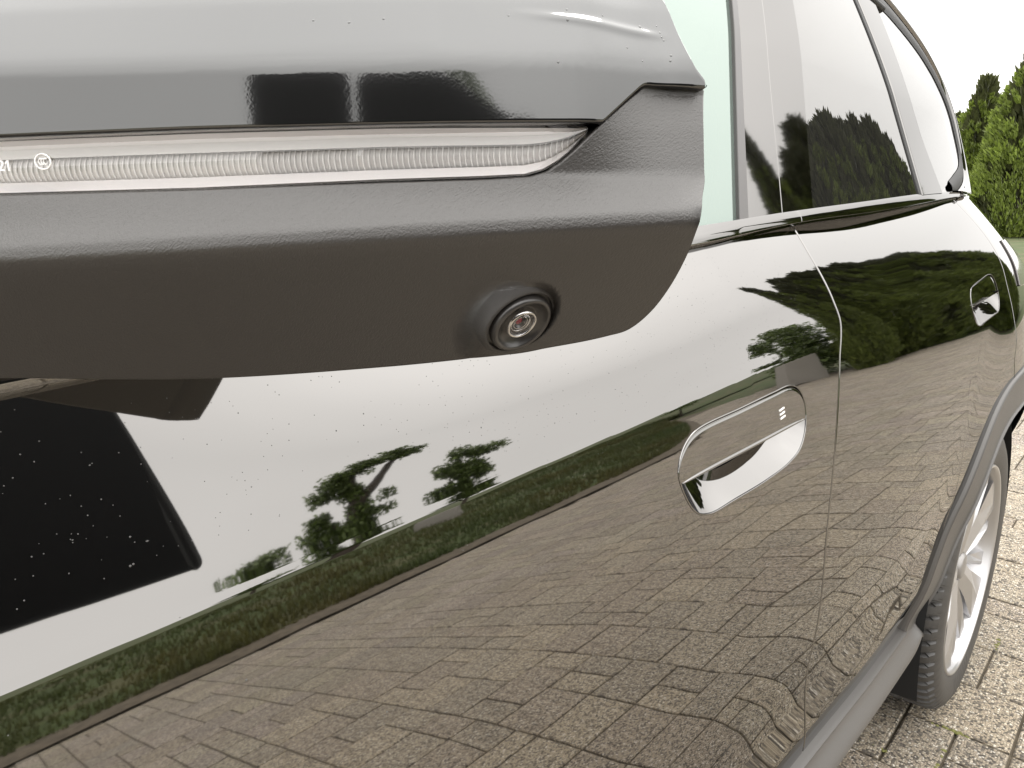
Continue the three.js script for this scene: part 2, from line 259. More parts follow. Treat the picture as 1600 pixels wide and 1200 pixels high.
{
  // blocks of three sizes on a 107 mm grid, courses along the car; the nearest are blocks of their own, the rest one mass
  const C = 0.1068, GX = 1.735 % C, GZ = -0.23 % C, nx0 = Math.floor((YX0 - GX) / C), nx1 = Math.ceil((YX1 - GX) / C), nz0 = Math.floor((YZ0 - GZ) / C), nz1 = Math.ceil((8.5 - GZ) / C);
  const W = nx1 - nx0, taken = new Uint8Array(W * (nz1 - nz0)), at = (i, j) => (j - nz0) * W + i - nx0, blocks = [];
  const free = (i, j, w, h) => { for (let b = 0; b < h; b++) for (let a = 0; a < w; a++) if (i + a >= nx1 || j + b >= nz1 || taken[at(i + a, j + b)]) return false; return true; };
  const lay = (i, j, w, h) => { for (let b = 0; b < h; b++) for (let a = 0; a < w; a++) taken[at(i + a, j + b)] = 1; blocks.push([i, j, w, h]); };
  const I = x => Math.round((x - GX) / C), J = z => Math.round((z - GZ) / C);
  lay(I(1.735), J(-0.337), 2, 2); lay(I(1.945), J(-0.23), 2, 1); lay(I(1.635), J(-0.23), 1, 1); lay(I(1.528), J(-0.337), 2, 1); lay(I(1.528), J(-0.23), 1, 1); lay(I(1.735) + 2, J(-0.337), 2, 1); lay(I(1.735) + 4, J(-0.337), 2, 2);
  for (let j = nz0; j < nz1; j++) for (let i = nx0; i < nx1; i++) {
    if (taken[at(i, j)]) continue;
    const k = rnd(), list = k < 0.72 ? [[2, 2], [1, 2], [2, 1], [1, 1]] : k < 0.85 ? [[1, 2], [2, 2], [2, 1], [1, 1]] : k < 0.92 ? [[2, 1], [1, 2], [1, 1]] : [[1, 1]];
    for (const [w, h] of list) if (free(i, j, w, h)) { lay(i, j, w, h); break; }
  }
  const block = (w, h, ou, ov) => {                              // a block with a worn chamfer, uv in metres
    const x = w * C / 2 - 0.0024, z = h * C / 2 - 0.0024, b = 0.004, pos = [], uv = [], idx = [];
    const ring = (e, y) => { const o = pos.length / 3; for (const [sx, sz] of [[-1, -1], [1, -1], [1, 1], [-1, 1]]) { pos.push(sx * (x - e), y, sz * (z - e)); uv.push(sx * (x - e) + ou, sz * (z - e) + ov + (y < -0.01 ? 0.03 : 0)); } return o; };
    const top = ring(b, 0); idx.push(top, top + 2, top + 1, top, top + 3, top + 2);
    const r0 = ring(b, 0), r1 = ring(0.0008, -0.0025), r2 = ring(0, -0.02);
    for (const [a, c] of [[r0, r1], [r1, r2]]) for (let k = 0; k < 4; k++) { const n = (k + 1) % 4; idx.push(a + k, a + n, c + n, a + k, c + n, c + k); }
    let g = new THREE.BufferGeometry(); g.setAttribute('position', new THREE.Float32BufferAttribute(pos, 3)); g.setAttribute('uv', new THREE.Float32BufferAttribute(uv, 2)); g.setIndex(idx);
    g = g.toNonIndexed(); g.computeVertexNormals(); return g;
  };
  const forms = {}; for (const [w, h] of [[2, 2], [2, 1], [1, 2], [1, 1]]) forms[`${w}${h}`] = [0, 1, 2, 3].map(() => block(w, h, rnd(), rnd()));
  const far = { position: [], normal: [], uv: [], color: [] };
  const place = blocks.map(([i, j, w, h]) => ({ x: GX + (i + w / 2) * C, z: GZ + (j + h / 2) * C, w, h })).filter(b => b.z < yardEdge(b.x) - 0.1 && b.x > YX0 && b.x < YX1);
  const near = b => { const d = Math.hypot(b.x - 1.9, b.z + 0.1); const ahead = b.z > -0.6 ? 0 : 1.4; return d + ahead + (b.x < 0.4 ? 3 : 0); };
  place.sort((a, b) => near(a) - near(b));
  place.forEach((b, k) => {
    const g = forms[`${b.w}${b.h}`][Math.floor(rnd() * 4)], y = rr(-0.0022, 0.0012), tx = rr(-0.008, 0.008), tz = rr(-0.008, 0.008);
    if (k < 300) { const m = part('paver', g, M.paver[Math.floor(rnd() * 4)], yard); m.position.set(b.x, y, b.z); m.rotation.set(tx, rr(-0.006, 0.006), tz); return; }
    const p = g.attributes.position, t = rr(0.86, 1.1), c = [t, t * rr(0.93, 0.965), t * rr(0.85, 0.92)], u = g.attributes.uv, n = g.attributes.normal, ox = rnd(), oy = rnd();
    for (let q = 0; q < p.count; q++) { far.position.push(p.getX(q) + b.x, p.getY(q) + y + tz * p.getX(q) - tx * p.getZ(q), p.getZ(q) + b.z); far.normal.push(n.getX(q), n.getY(q), n.getZ(q)); far.uv.push(u.getX(q) + ox, u.getY(q) + oy); far.color.push(...c); }
  });
  const g = new THREE.BufferGeometry(); for (const k in far) g.setAttribute(k, new THREE.Float32BufferAttribute(far[k], k === 'uv' ? 2 : 3));
  const o = part('paver_field', g, M.paverFar, yard); o.userData.kind = 'stuff';
  // moss in a few joints by the wheel
  const mg = []; for (const [x, z, n, al] of [[1.735, -0.236, 16, 1], [1.731, -0.25, 8, 1], [1.55, -0.40, 12, 1], [1.56, -0.355, 10, 1], [1.62, -0.236, 8, 0], [2.2, -0.23, 8, 0]]) for (let k = 0; k < n; k++) {
    const s = rr(0.0025, 0.006); const q = new THREE.IcosahedronGeometry(s, 0); q.scale(1, 0.6, 1); mg.push(moved(q, x + (al ? rr(-0.004, 0.004) : rr(-0.04, 0.04)), -0.002, z + (al ? rr(-0.03, 0.03) : rr(-0.004, 0.004)))); }
  const mo = part('joint_moss', mg, M.moss, yard); mo.userData.kind = 'stuff';
}
// rough earth edge and grass
{
  const g = new THREE.PlaneGeometry(36, 0.5, 90, 6), p = g.attributes.position, uv = [];
  for (let i = 0; i < p.count; i++) { const x = p.getX(i) + 8, t = p.getY(i) + 0.25; p.setXYZ(i, x, 0.012 + 0.03 * Math.sin(Math.PI * t / 0.5) + 0.02 * noise3(x * 6, t * 9, 1), yardEdge(x) - 0.12 + t); uv.push(x, t); }
  g.setAttribute('uv', new THREE.Float32BufferAttribute(uv, 2)); g.computeVertexNormals(); struct('dirt_edge', g, M.soil);
  const grass = (x, z) => yardEdge(x) + 0.25;
  const v = new THREE.PlaneGeometry(60, 26, 120, 52), q = v.attributes.position, uv2 = [];
  for (let i = 0; i < q.count; i++) { const x = q.getX(i) + 12, t = q.getY(i) + 13; const z = yardEdge(Math.min(x, 15)) + 0.2 + t; q.setXYZ(i, x, 0.02 + 0.05 * fbm(x * 0.8, z * 0.8, 3, 3) * smooth(0, 0.4, t) + 0.012 * Math.min(t, 4), z); uv2.push(x, z); }
  v.setAttribute('uv', new THREE.Float32BufferAttribute(uv2, 2)); v.computeVertexNormals(); struct('grass_verge', v, M.turf);
  const tuft = []; for (let b = 0; b < 4; b++) { const a = b * 1.7, w = 0.006, h = 0.05 + 0.03 * (b % 2), c = Math.cos(a), s = Math.sin(a), lx = 0.02 * c, lz = 0.02 * s; tuft.push([-w * s, 0, w * c, w * s, 0, -w * c, lx, h, lz]); }
  const tg = new THREE.BufferGeometry(); tg.setAttribute('position', new THREE.Float32BufferAttribute(tuft.flat(), 3)); tg.setAttribute('uv', new THREE.Float32BufferAttribute(24, 2)); tg.computeVertexNormals();
  const N = 26000, im = new THREE.InstancedMesh(tg, M.blade, N), m4 = new THREE.Matrix4(), q4 = new THREE.Quaternion(), col = new THREE.Color();
  for (let k = 0; k < N; k++) { const x = rr(-4, 16), t = 7 * rnd() ** 1.6, z = yardEdge(Math.min(x, 15)) + 0.15 + t, s = rr(0.6, 1.5) * (0.6 + noise3(x * 1.5, z * 1.5, 4)); q4.setFromAxisAngle(new THREE.Vector3(0, 1, 0), rnd() * 6.28);
    m4.compose(new THREE.Vector3(x, 0.02 + 0.05 * fbm(x * 0.8, z * 0.8, 3, 3) * smooth(0, 0.4, t) + 0.012 * Math.min(t, 4), z), q4, new THREE.Vector3(s, s, s)); im.setMatrixAt(k, m4); const d = rr(0.7, 1.2), y = noise3(x * 0.9, z * 0.9, 9) ; im.setColorAt(k, col.setRGB(d * (0.8 + 0.6 * y), d, d * 0.8)); }
  im.name = 'grass'; im.userData.kind = 'stuff'; im.userData.label = 'rough green grass beyond the edge of the paved yard'; im.userData.category = 'grass'; scene.add(shade(im));
}
// ---------- the car: one thing, its panels, glass, lamps and wheels are parts ----------
const car = thing('car', 'glossy black car with silver alloy wheel, its flank mirroring trees and paving', 'car', [0, 0, 0]);
const CZ = -1.17;                                                // middle of the car
const line = (...pts) => y => curve(pts.map(p => [p[0], p[1]]), y);   // x as a function of height
const beltLow = x => curve([[-1.4, 1.06], [-0.4, 1.11], [0.15, 1.142], [0.5859, 1.1658], [0.8383, 1.1818], [1.1211, 1.1902], [1.6293, 1.214], [1.80, 1.2205], [2.1, 1.224], [2.6, 1.2]], x);
const beltTop = x => curve([[-0.4, 1.135], [0.2, 1.165], [0.6086, 1.1851], [0.7875, 1.1947], [1.0693, 1.2071], [1.3759, 1.22], [1.5598, 1.2251], [1.8, 1.2255], [2.6, 1.2]], x);
const gap1 = line([0.47, 0.862], [0.4985, 0.850], [0.6, 0.815], [0.7029, 0.7829], [0.8356, 0.7632], [0.9425, 0.7807], [1.0369, 0.8114], [1.0732, 0.8317], [1.0986, 0.8285], [1.1478, 0.8253], [1.19, 0.834]);
const gap2 = line([0.40, 1.74], [0.8792, 1.7507], [0.9234, 1.7847], [0.9443, 1.7877], [0.9969, 1.7786], [1.0497, 1.762], [1.103, 1.765], [1.1512, 1.7585], [1.215, 1.73]);
// squarish wheel opening: height of its edge at x
const archY = (x, wx, hw, hh) => { const d = Math.abs(x - wx) / hw; return d >= 1 ? 0 : WY + hh * (1 - d ** 3) ** (1 / 3); };
const FWX = WX - 2.69;
const SILL = 0.462;
const bottom = x => Math.max(SILL - 0.065 * smooth(0.75, 1.5, x), archY(x, WX, 0.472, 0.482), archY(x, FWX, 0.472, 0.482));
function flankPanel(name, xl, xr, ns, { yTop = beltLow, T, yBot = bottom, edges, hole } = {}) {
  const S = steps(0, 1, ns), R = 0.0026;
  const P = (s, t) => {
    const b = yBot(lerp(xl(0.55), xr(0.55), s)); let y = 0.8, x = 0; for (let k = 0; k < 8; k++) { x = lerp(xl(y), xr(y), s); y = b + (yTop(x) - b) * t; }
    return [x, y, skinZ(x, y)];
  };
  return { geo: (h) => sheet(P, S, T, { edges, hole: h, Q: (x, y) => [x, y, skinZ(x, y)], N: skinN }), P, S, T };
}
const doorT = (() => { const a = []; const map = y => (y - SILL) / (beltLow(0.4) - SILL); for (let y = SILL; y < 1.03; y += 0.0048) a.push(map(y)); for (let y = 1.03; y < 1.075; y += 0.0009) a.push(map(y)); for (let y = 1.075; y < beltLow(0.4) - 0.003; y += 0.004) a.push(map(y)); a.push(1); return a; })();
const closed = pts => { const c = new THREE.CatmullRomCurve3(pts.map(p => new THREE.Vector3(p[0], p[1], 0)), true, 'centripetal'); return c.getSpacedPoints(160).slice(0, 160).map(v => [v.x, v.y]); };

const frontHandle = closed([[0.4645, 0.999], [0.4685, 1.0105], [0.480, 1.021], [0.4975, 1.0272], [0.5751, 1.0298], [0.64, 1.0312], [0.675, 1.0312], [0.692, 1.0262], [0.7035, 1.0155], [0.707, 0.999], [0.7035, 0.981], [0.690, 0.9655], [0.665, 0.9575], [0.614, 0.9535], [0.55, 0.9535], [0.505, 0.9548], [0.485, 0.9625], [0.471, 0.980]]);
const rearHandle = closed([[1.4435, 1.0335], [1.447, 1.047], [1.458, 1.057], [1.480, 1.062], [1.55, 1.068], [1.62, 1.072], [1.645, 1.068], [1.660, 1.054], [1.666, 1.035], [1.664, 1.016], [1.648, 1.001], [1.61, 0.9975], [1.54, 0.994], [1.485, 0.9915], [1.462, 0.998], [1.4495, 1.012]]);
function holeFor(panel, ring) {                                  // the cells of a panel's grid round a handle
  const xs = ring.map(p => p[0]), ys = ring.map(p => p[1]), x0 = Math.min(...xs) - 0.02, x1 = Math.max(...xs) + 0.02, y0 = Math.min(...ys) - 0.012, y1 = Math.max(...ys) + 0.012;
  let i0 = 0, i1 = panel.S.length - 1, j0 = 0, j1 = panel.T.length - 1; const sMid = 0.5;
  const ok = (i, side) => { const y = (y0 + y1) / 2; let t = 0.7; const p = panel.P(panel.S[i], 0.78); return p[0]; };
  while (ok(i0 + 1) < x0) i0++; while (ok(i1 - 1) > x1) i1--;
  const sm = panel.S[Math.floor((i0 + i1) / 2)];
  while (Math.max(panel.P(sm, panel.T[j0 + 1])[1]) < y0) j0++; while (panel.P(sm, panel.T[j1 - 1])[1] > y1) j1--;
  return { i0, i1, j0, j1, ring };
}
function makeHandle(door, ring, fa, fb, bars) {                  // a scooped recess under a flush flap
  const split = x => lerp(fa[1], fb[1], (x - fa[0]) / (fb[0] - fa[0])), sk = (x, y, d = 0) => [x, y, skinZ(x, y) + d];
  const up = ring.filter(p => p[1] > split(p[0])).sort((a, b) => a[0] - b[0]), lo = ring.filter(p => p[1] <= split(p[0]));
  const cx = (fa[0] + fb[0]) / 2, cy = split(cx), hw = (fb[0] - fa[0]) / 2, hh = 0.04;
  const order = (arr, sgn) => arr.map(p => [Math.atan2((p[1] - cy) / hh, (p[0] - cx) / hw), p]).map(([a, p]) => [sgn > 0 ? (a > Math.PI * 0.5 && a > 0 ? a : a) : (a > 0 ? a - 2 * Math.PI : a), p]).sort((a, b) => sgn > 0 ? b[0] - a[0] : a[0] - b[0]).map(q => q[1]);
  const U = [fa, ...order(up, 1), fb], L = [fa, ...order(lo, -1), fb];
  const along = A => { const acc = [0]; for (let i = 1; i < A.length; i++) acc.push(acc[i - 1] + Math.hypot(A[i][0] - A[i - 1][0], A[i][1] - A[i - 1][1])); const tot = acc[acc.length - 1];
    return s => { const q = clamp(s, 0, 1) * tot; let i = 0; while (i < A.length - 2 && acc[i + 1] < q) i++; const t = (q - acc[i]) / (acc[i + 1] - acc[i] || 1); return [lerp(A[i][0], A[i + 1][0], t), lerp(A[i][1], A[i + 1][1], t)]; }; };
  const fU = along(U), fL = along(L), S = steps(0, 1, 90);
  // scoop: from the lower lip it runs in and up behind the flap
  const cup = (s, t) => { const a = fL(s), tx = lerp(fa[0] + 0.006, fb[0] - 0.006, s), e = Math.pow(Math.max(0, 4 * s * (1 - s)), 0.55), ty = split(tx) + 0.006;
    const q = Math.pow(Math.max(0, t), 0.9), x = lerp(a[0], tx, q), y = lerp(a[1], ty, Math.pow(Math.max(0, t), 1.1)), dep = 0.034 * e * Math.sin(Math.min(1, t * 1.02) * Math.PI / 2); return sk(x, y, -dep - 0.0002); };
  part('handle_recess', sheet(cup, S, steps(0, 1, 36)), M.gloss, door);
  part('handle_cavity', sheet((s, t) => { const a = fU(s), x = lerp(fa[0], fb[0], s), y = split(x) - 0.004; return sk(lerp(x, a[0], t * 0.97), lerp(y, a[1], t * 0.97), -0.009); }, S.slice(4, -4), [0, 0.5, 1]), M.dark, door);
  // flap: set in by a hair, its upper edge rolled
  const flapP = (s, t) => { const a = fU(s), x = lerp(fa[0], fb[0], s), y = split(x); const e = Math.min(1, 4 * s * (1 - s) * 3); let px = lerp(x, a[0], t * (1 - 0.055 * e)), py = lerp(y, a[1], t * (1 - 0.055 * e)); return sk(px, py, 0.0002 - 0.0005 * smooth(0.93, 1, t) + 0.0008 * (1 - smooth(0, 0.06, t))); };
  part('handle_flap', sheet(flapP, S.map(s => 0.004 + 0.992 * s), steps(0, 1, 40), { edges: { t0: [0.0012, 0.012], t1: [0.0007, 0.006] } }), M.paint, door);
  part('handle_trim', tube(ring.map(p => sk(p[0], p[1], 0)), 0.0008, 240, 8, true), M.gloss, door);
  for (const b of bars) part('handle_mark', moved(new THREE.BoxGeometry(0.0105, 0.0016, 0.0008).rotateZ(0.12), ...sk(b[0], b[1], 0.0006)), M.mark, door);
}
{
  // front door, rear door, quarter panel and front wing share one skin, cut along the shut lines
  const G = 0.0029, roll = [0.0016, 0.016];
  const fd = flankPanel('front_door', y => -0.42 + 0.12 * (1.1 - y), y => gap1(y) - G, 250, { T: doorT, edges: { s0: roll, s1: roll, t1: [0.002, 0.01] } });
  const fdoor = part('front_door', fd.geo(holeFor(fd, frontHandle)), M.paint, car);
  makeHandle(fdoor, frontHandle, [0.4665, 0.9915], [0.7065, 0.9925], [[0.652, 1.0125], [0.6525, 1.0085], [0.653, 1.0045]]);
  const rd = flankPanel('rear_door', y => gap1(y) + G, y => gap2(y) - G, 230, { T: steps(0, 1, 190), edges: { s0: roll, s1: roll, t1: [0.002, 0.01] } });
  const rdoor = part('rear_door', rd.geo(holeFor(rd, rearHandle)), M.paint, car);
  makeHandle(rdoor, rearHandle, [1.4438, 1.029], [1.6655, 1.0375], []);
  const qp = flankPanel('quarter_panel', y => gap2(y) + G, y => 2.58, 150, { T: steps(0, 1, 150), yTop: x => beltLow(x), edges: { s0: roll } });
  part('quarter_panel', qp.geo(), M.paint, car);
  const fw = flankPanel('front_wing', y => -1.52, y => -0.42 + 0.12 * (1.1 - y) - 2 * G, 60, { T: steps(0, 1, 60), edges: { s1: roll } });
  part('front_wing', fw.geo(), M.paint, car);
  // dark structure behind the shut lines
  part('door_frame', sheet((s, t) => { const x = lerp(-1.4, 2.5, s), y = lerp(Math.max(bottom(x), 0.46), beltLow(x), t); return [x, y, flankZ(x, y) - 0.02 - (Math.hypot(x - 0.585, y - 0.99) < 0.16 || Math.hypot(x - 1.555, y - 1.03) < 0.16 ? 0.05 : 0)]; }, steps(0, 1, 140), steps(0, 1, 30)), M.dark, car);

  // sill cladding: a bright upper chamfer and a face that tucks under
  const sx0 = -0.36, sx1 = 1.438;
  const sTop = x => curve([[-0.4, 0.495], [0.81, 0.484], [0.966, 0.472], [1.2, 0.440], [1.42, 0.408], [1.5, 0.398]], x), sBot = x => curve([[-0.4, 0.40], [0.97, 0.368], [1.14, 0.342], [1.30, 0.314], [1.38, 0.303], [1.42, 0.318], [1.46, 0.37]], x);
  const sillZ = (x, t) => { const zt = flankZ(x, sTop(x)); return t < 0.06 ? lerp(zt - 0.012, zt + 0.011, t / 0.06) : t < 0.40 ? zt + 0.011 + 0.018 * smooth(0.06, 0.40, t) : zt + 0.029 - 0.055 * Math.max(0, (t - 0.40) / 0.60) ** 1.15; };
  part('sill_cladding', sheet((s, t) => { const x = lerp(sx0, sx1, s), y = lerp(sTop(x), sBot(x), t); return [x, y, sillZ(x, t)]; }, steps(0, 1, 100), [...steps(0, 0.06, 4), ...steps(0.065, 0.38, 10), ...steps(0.385, 0.43, 8), ...steps(0.44, 1, 14)], { edges: { s1: [0.003, 0.05, [0, 0, -1]], t1: [0.004, 0.3, [0, -0.12, -1]] } }), M.cladding, car);
  // wheel arch cladding: a squarish lip round the opening
  for (const wx of [WX, FWX]) {
    const arch = a => { const c = Math.cos(a), s = Math.sin(a), f = (hw, hh) => { const k = (Math.abs(c / hw) ** 3 + Math.abs(s / hh) ** 3) ** (-1 / 3); return [wx + c * k, WY + s * k]; }; return [f(0.492, 0.505), f(0.414, 0.430)]; };
    const P = (s, t) => { const a = lerp(Math.PI + 0.02, -0.05, s), [o, i] = arch(a), x = lerp(o[0], i[0], t), y = lerp(o[1], i[1], t); const edge = flankZ(clamp(o[0], wx === WX ? 0.9 : -1.5, 2.5), Math.max(o[1], 0.42)); return [x, y, edge - 0.010 + 0.018 * smooth(0, 0.06, t)]; };
    part('arch_cladding', sheet(P, steps(0, 1, 90), [0, 0.02, 0.04, 0.06, 0.1, 0.3, 0.5, 0.75, 0.95, 1], { edges: { t1: [0.005, 0.05, [0, 0, -1]], t0: [0.002, 0.012, [0, 0, -1]] } }), M.cladding, car);
    const liner = (s, t) => { const a = lerp(Math.PI + 0.35, -0.35, s); const r = 0.415 + 0.02 * t; return [wx + Math.cos(a) * r * 1.02, WY + Math.sin(a) * r, lerp(-0.27, -0.62, t)]; };
    part('wheel_well', [sheet(liner, steps(0, 1, 40), steps(0, 1, 4)), moved(new THREE.CircleGeometry(0.44, 32), wx, WY, -0.62)], M.dark, car);
  }
  // belt moulding: a half-round bar under the glass, in two lengths
  const bar = (x0, x1) => sheet((s, t) => { const x = lerp(x0, x1, s), k = smooth(1.80, 1.42, x), lo = [beltLow(x) - 0.001, flankZ(x, beltLow(x))], hi = [beltTop(x) + 0.002, glassZ(x, beltTop(x)) + 0.0008], b = 0.0012 + 0.0058 * k, q = clamp(t, 0, 1);
    const face = Math.max(hi[1], lo[1] - 0.002) + b, z = q > 0.30 ? lerp(face, hi[1], Math.pow((q - 0.30) / 0.70, 2.2)) : lerp(lo[1] - 0.002, face, Math.sqrt(q / 0.30)); return [x, lerp(lo[0], hi[0], q), z]; }, steps(x0 < 0 ? 0 : 0, 1, 80), [...steps(0, 0.3, 10), ...steps(0.32, 1, 16)], { edges: { s0: [0.001, 0.006], s1: [0.001, 0.006] } });
  part('belt_moulding', bar(-0.34, 0.8245), M.gloss, car); part('belt_moulding', bar(0.8270, 1.775), M.gloss, car);
}
{
  // greenhouse: panes and pillars on one leaning surface
  const gz = (x, y, d = 0) => [x, y, glassZ(x, y) + d];
  const TOP = x => curve([[-0.6, 1.19], [-0.35, 1.28], [0.1, 1.46], [0.5, 1.540], [1.2, 1.558], [1.5, 1.546], [1.72, 1.505], [2.2, 1.41]], x);
  const strip = (l, r, d, yb = x => beltTop(x), yt = TOP, n = 24, m = 40, edges = {}) => sheet((s, t) => { let x = 0, y = 1.3; for (let k = 0; k < 6; k++) { x = lerp(l(y), r(y), s); y = lerp(yb(x), yt(x), t); } return gz(x, y, d); }, steps(0, 1, n), steps(0, 1, m), { edges });
  const A = line([1.10, 0.644], [1.1896, 0.6819], [1.4233, 0.7818]), B = line([1.10, 0.663], [1.1893, 0.7001], [1.4257, 0.7938]), C = line([1.10, 0.752], [1.1947, 0.7875], [1.3629, 0.8384], [1.4406, 0.8686]), D = line([1.1, 0.841], [1.1974, 0.8771], [1.2968, 0.9136], [1.52, 0.996]);
  const E1 = line([1.15, 1.397], [1.22, 1.3759], [1.3279, 1.342], [1.529, 1.279]), E3 = line([1.15, 1.61], [1.2275, 1.5623], [1.3333, 1.4781], [1.5466, 1.4144]);
  const front = y => curve([[1.10, -0.55], [1.25, -0.32], [1.45, 0.10], [1.53, 0.42]], y);
  part('front_window', strip(front, y => A(y) + 0.002, -0.003, x => beltTop(x) - 0.004), M.glassFront, car, 'green tinted front side window');
  part('window_channel', strip(A, B, 0.0012, undefined, undefined, 6, 30, { s0: [0.001, 0.006], s1: [0.001, 0.006] }), M.channel, car);
  part('pillar_panel', strip(B, y => C(y) - 0.0012, 0.0004, undefined, undefined, 20, 40, { s1: [0.001, 0.006] }), M.gloss, car);
  part('pillar_panel', strip(y => C(y) + 0.0012, D, 0.0004, undefined, undefined, 20, 40, { s0: [0.001, 0.006] }), M.gloss, car);
  part('rear_window', strip(y => D(y) + 0.001, y => E1(y) + 0.004, 0, x => beltTop(x) - 0.003, undefined, 60, 60), M.glassRear, car, 'dark tinted rear side window');
  part('window_divider', strip(E1, y => E1(y) + 0.016, 0.002, undefined, undefined, 6, 40, { s0: [0.002, 0.006], s1: [0.002, 0.006] }), M.rubber, car);
  part('window_divider', strip(y => E1(y) + 0.018, y => E3(y) - 0.012, 0.004, undefined, undefined, 12, 40, { s0: [0.003, 0.006], s1: [0.003, 0.006] }), M.gloss, car);
  part('window_divider', strip(y => E3(y) - 0.010, E3, 0.002, undefined, undefined, 6, 40, { s0: [0.001, 0.004], s1: [0.001, 0.004] }), M.rubber, car);
  part('pillar_core', strip(y => A(y) - 0.004, y => E3(y), -0.02, undefined, undefined, 12, 12).translate(0, 0, -0.0), M.dark, car).visible = true;
  // quarter pane: its rear edge curls round and down
  const Q = [[1.549, 1.450], [1.540, 1.52], [1.4971, 1.7064], [1.452, 1.802], [1.4101, 1.86], [1.36, 1.882], [1.3152, 1.8828], [1.288, 1.842], [1.2619, 1.7328], [1.243, 1.64], [1.2262, 1.5598]].map(p => gz(p[1], p[0]));
  const qc = new THREE.CatmullRomCurve3(Q.map(p => new THREE.Vector3(...p)));
  const rim = s => qc.getPoint(1 - clamp(s, 0, 1));
  part('quarter_window', sheet((s, t) => { const r = rim(s), y0 = lerp(1.2275, 1.5466, s), x = lerp(E3(y0), r.x, t), y = lerp(y0, r.y, t); return gz(x, y, 0); }, steps(0, 1, 50), steps(0, 1, 20)), M.glassRear, car, 'small dark rear quarter window');
  const band = (s, w0, w1, k) => { const a = rim(s), b = rim(Math.min(1, s + 0.01)), c = rim(Math.max(0, s - 0.01)); const tx = b.x - c.x, ty = b.y - c.y, l = Math.hypot(tx, ty); const nx = ty / l, ny = -tx / l, w = lerp(w0, w1, k); const qx = a.x + nx * w; return [qx, Math.max(a.y + ny * w, beltTop(qx) + 0.005)]; };
  part('window_seal', sheet((s, t) => { const [x, y] = band(s, -0.003, 0.008 + 0.022 * smooth(0, 0.22, s), t); return gz(x, y, 0.001 + 0.004 * Math.sin(t * Math.PI)); }, steps(0.12, 1, 60), steps(0, 1, 8)), M.rubber, car);
  part('pillar_base', sheet((s, t) => { const x = lerp(1.35, 2.08, s), y = lerp(beltLow(x) - 0.006, beltTop(x) + 0.014, t); return [x, y, lerp(flankZ(x, beltLow(x)) - 0.001, glassZ(x, y) - 0.0015, smooth(0, 0.6, t))]; }, steps(0, 1, 60), steps(0, 1, 8)), M.paint, car);
  // rear pillar and roof edge: body colour, rolling away round the tail
  const pil = (s, t) => { const [x, y] = band(s, 0.008 + 0.021 * smooth(0, 0.22, s), 0.03 + 0.016 + 0.06 * smooth(0.75, 0.35, s) + 0.14 * smooth(0.45, 0, s), t); return gz(x, y, 0.003 + 0.006 * Math.sin(Math.min(1, t * 1.2) * Math.PI) - 0.04 * smooth(0.55, 1, t) * smooth(0.25, 0.6, s)); };
  part('rear_pillar', sheet(pil, steps(0.12, 1, 60), steps(0, 1, 24), { edges: { t1: [0.012, 0.25, [0, 0, -1]] } }), M.paint, car);
  // roof, windscreen, bonnet, far side and tail close the body
  const roofY = x => TOP(x) + 0.012;
  part('roof', sheet((s, t) => { const x = lerp(0.18, 2.0, s), e = glassZ(x, TOP(x)) - 0.12 * smooth(1.42, 1.68, x), a = t * Math.PI; return [x, TOP(x) - 0.002 + 0.075 * Math.max(0, Math.sin(a)) ** 0.7, lerp(e, 2 * CZ - e, t)]; }, steps(0, 1, 50), steps(0, 1, 40)), M.paint, car);
  part('roof_trim', tube(steps(0.2, 1.46, 24).map(x => gz(x, TOP(x) - 0.004, 0.002)), 0.006, 90, 8), M.rubber, car);
  part('windscreen', sheet((s, t) => { const y = lerp(1.10, 1.50, t), x = front(y) + 0.03, e = glassZ(x, y); return [x - 0.22 * Math.sin(s * Math.PI) * (1 - t * 0.5), y + 0.06 * Math.sin(s * Math.PI) * t, lerp(e, 2 * CZ - e, s)]; }, steps(0, 1, 24), steps(0, 1, 12)), M.glassRear, car);
  part('bonnet', sheet((s, t) => { const x = lerp(-1.52, -0.5, s), y = beltLow(x), e = flankZ(x, y); return [x, y + 0.07 * Math.max(0, Math.sin(t * Math.PI)) ** 0.6 - 0.1 * smooth(0.25, 0, s), lerp(e, 2 * CZ - e, t)]; }, steps(0, 1, 30), steps(0, 1, 40)), M.paint, car);
  part('tailgate', sheet((s, t) => { const y = lerp(0.4, 1.46, t), x = lerp(2.58, 1.9, smooth(0.6, 1, t) ** 0.8), e = y < 1.2 ? flankZ(2.58, y) : glassZ(Math.min(x, 2.1), y) - 0.12; return [x + 0.04 * Math.sin(s * Math.PI), y, lerp(e, 2 * CZ - e, s)]; }, steps(0, 1, 24), steps(0, 1, 30)), M.paint, car);
  part('tail_lamp', sheet((s, t) => { const x = lerp(1.90, 2.56, s), y = lerp(1.03 - 0.03 * s, 1.125, t); return [x, y, flankZ(x, y) + 0.004]; }, steps(0, 1, 30), steps(0, 1, 10), { edges: { s0: [0.002, 0.006], t0: [0.002, 0.006], t1: [0.002, 0.006] } }), M.lamp, car);
  const far = flankPanel('far_side', () => -1.5, () => 2.55, 60, { T: steps(0, 1, 40) }).geo(); const fp = far.attributes.position; for (let i = 0; i < fp.count; i++) fp.setZ(i, 2 * CZ - fp.getZ(i)); far.computeVertexNormals();
  part('far_side', far, M.paint, car);
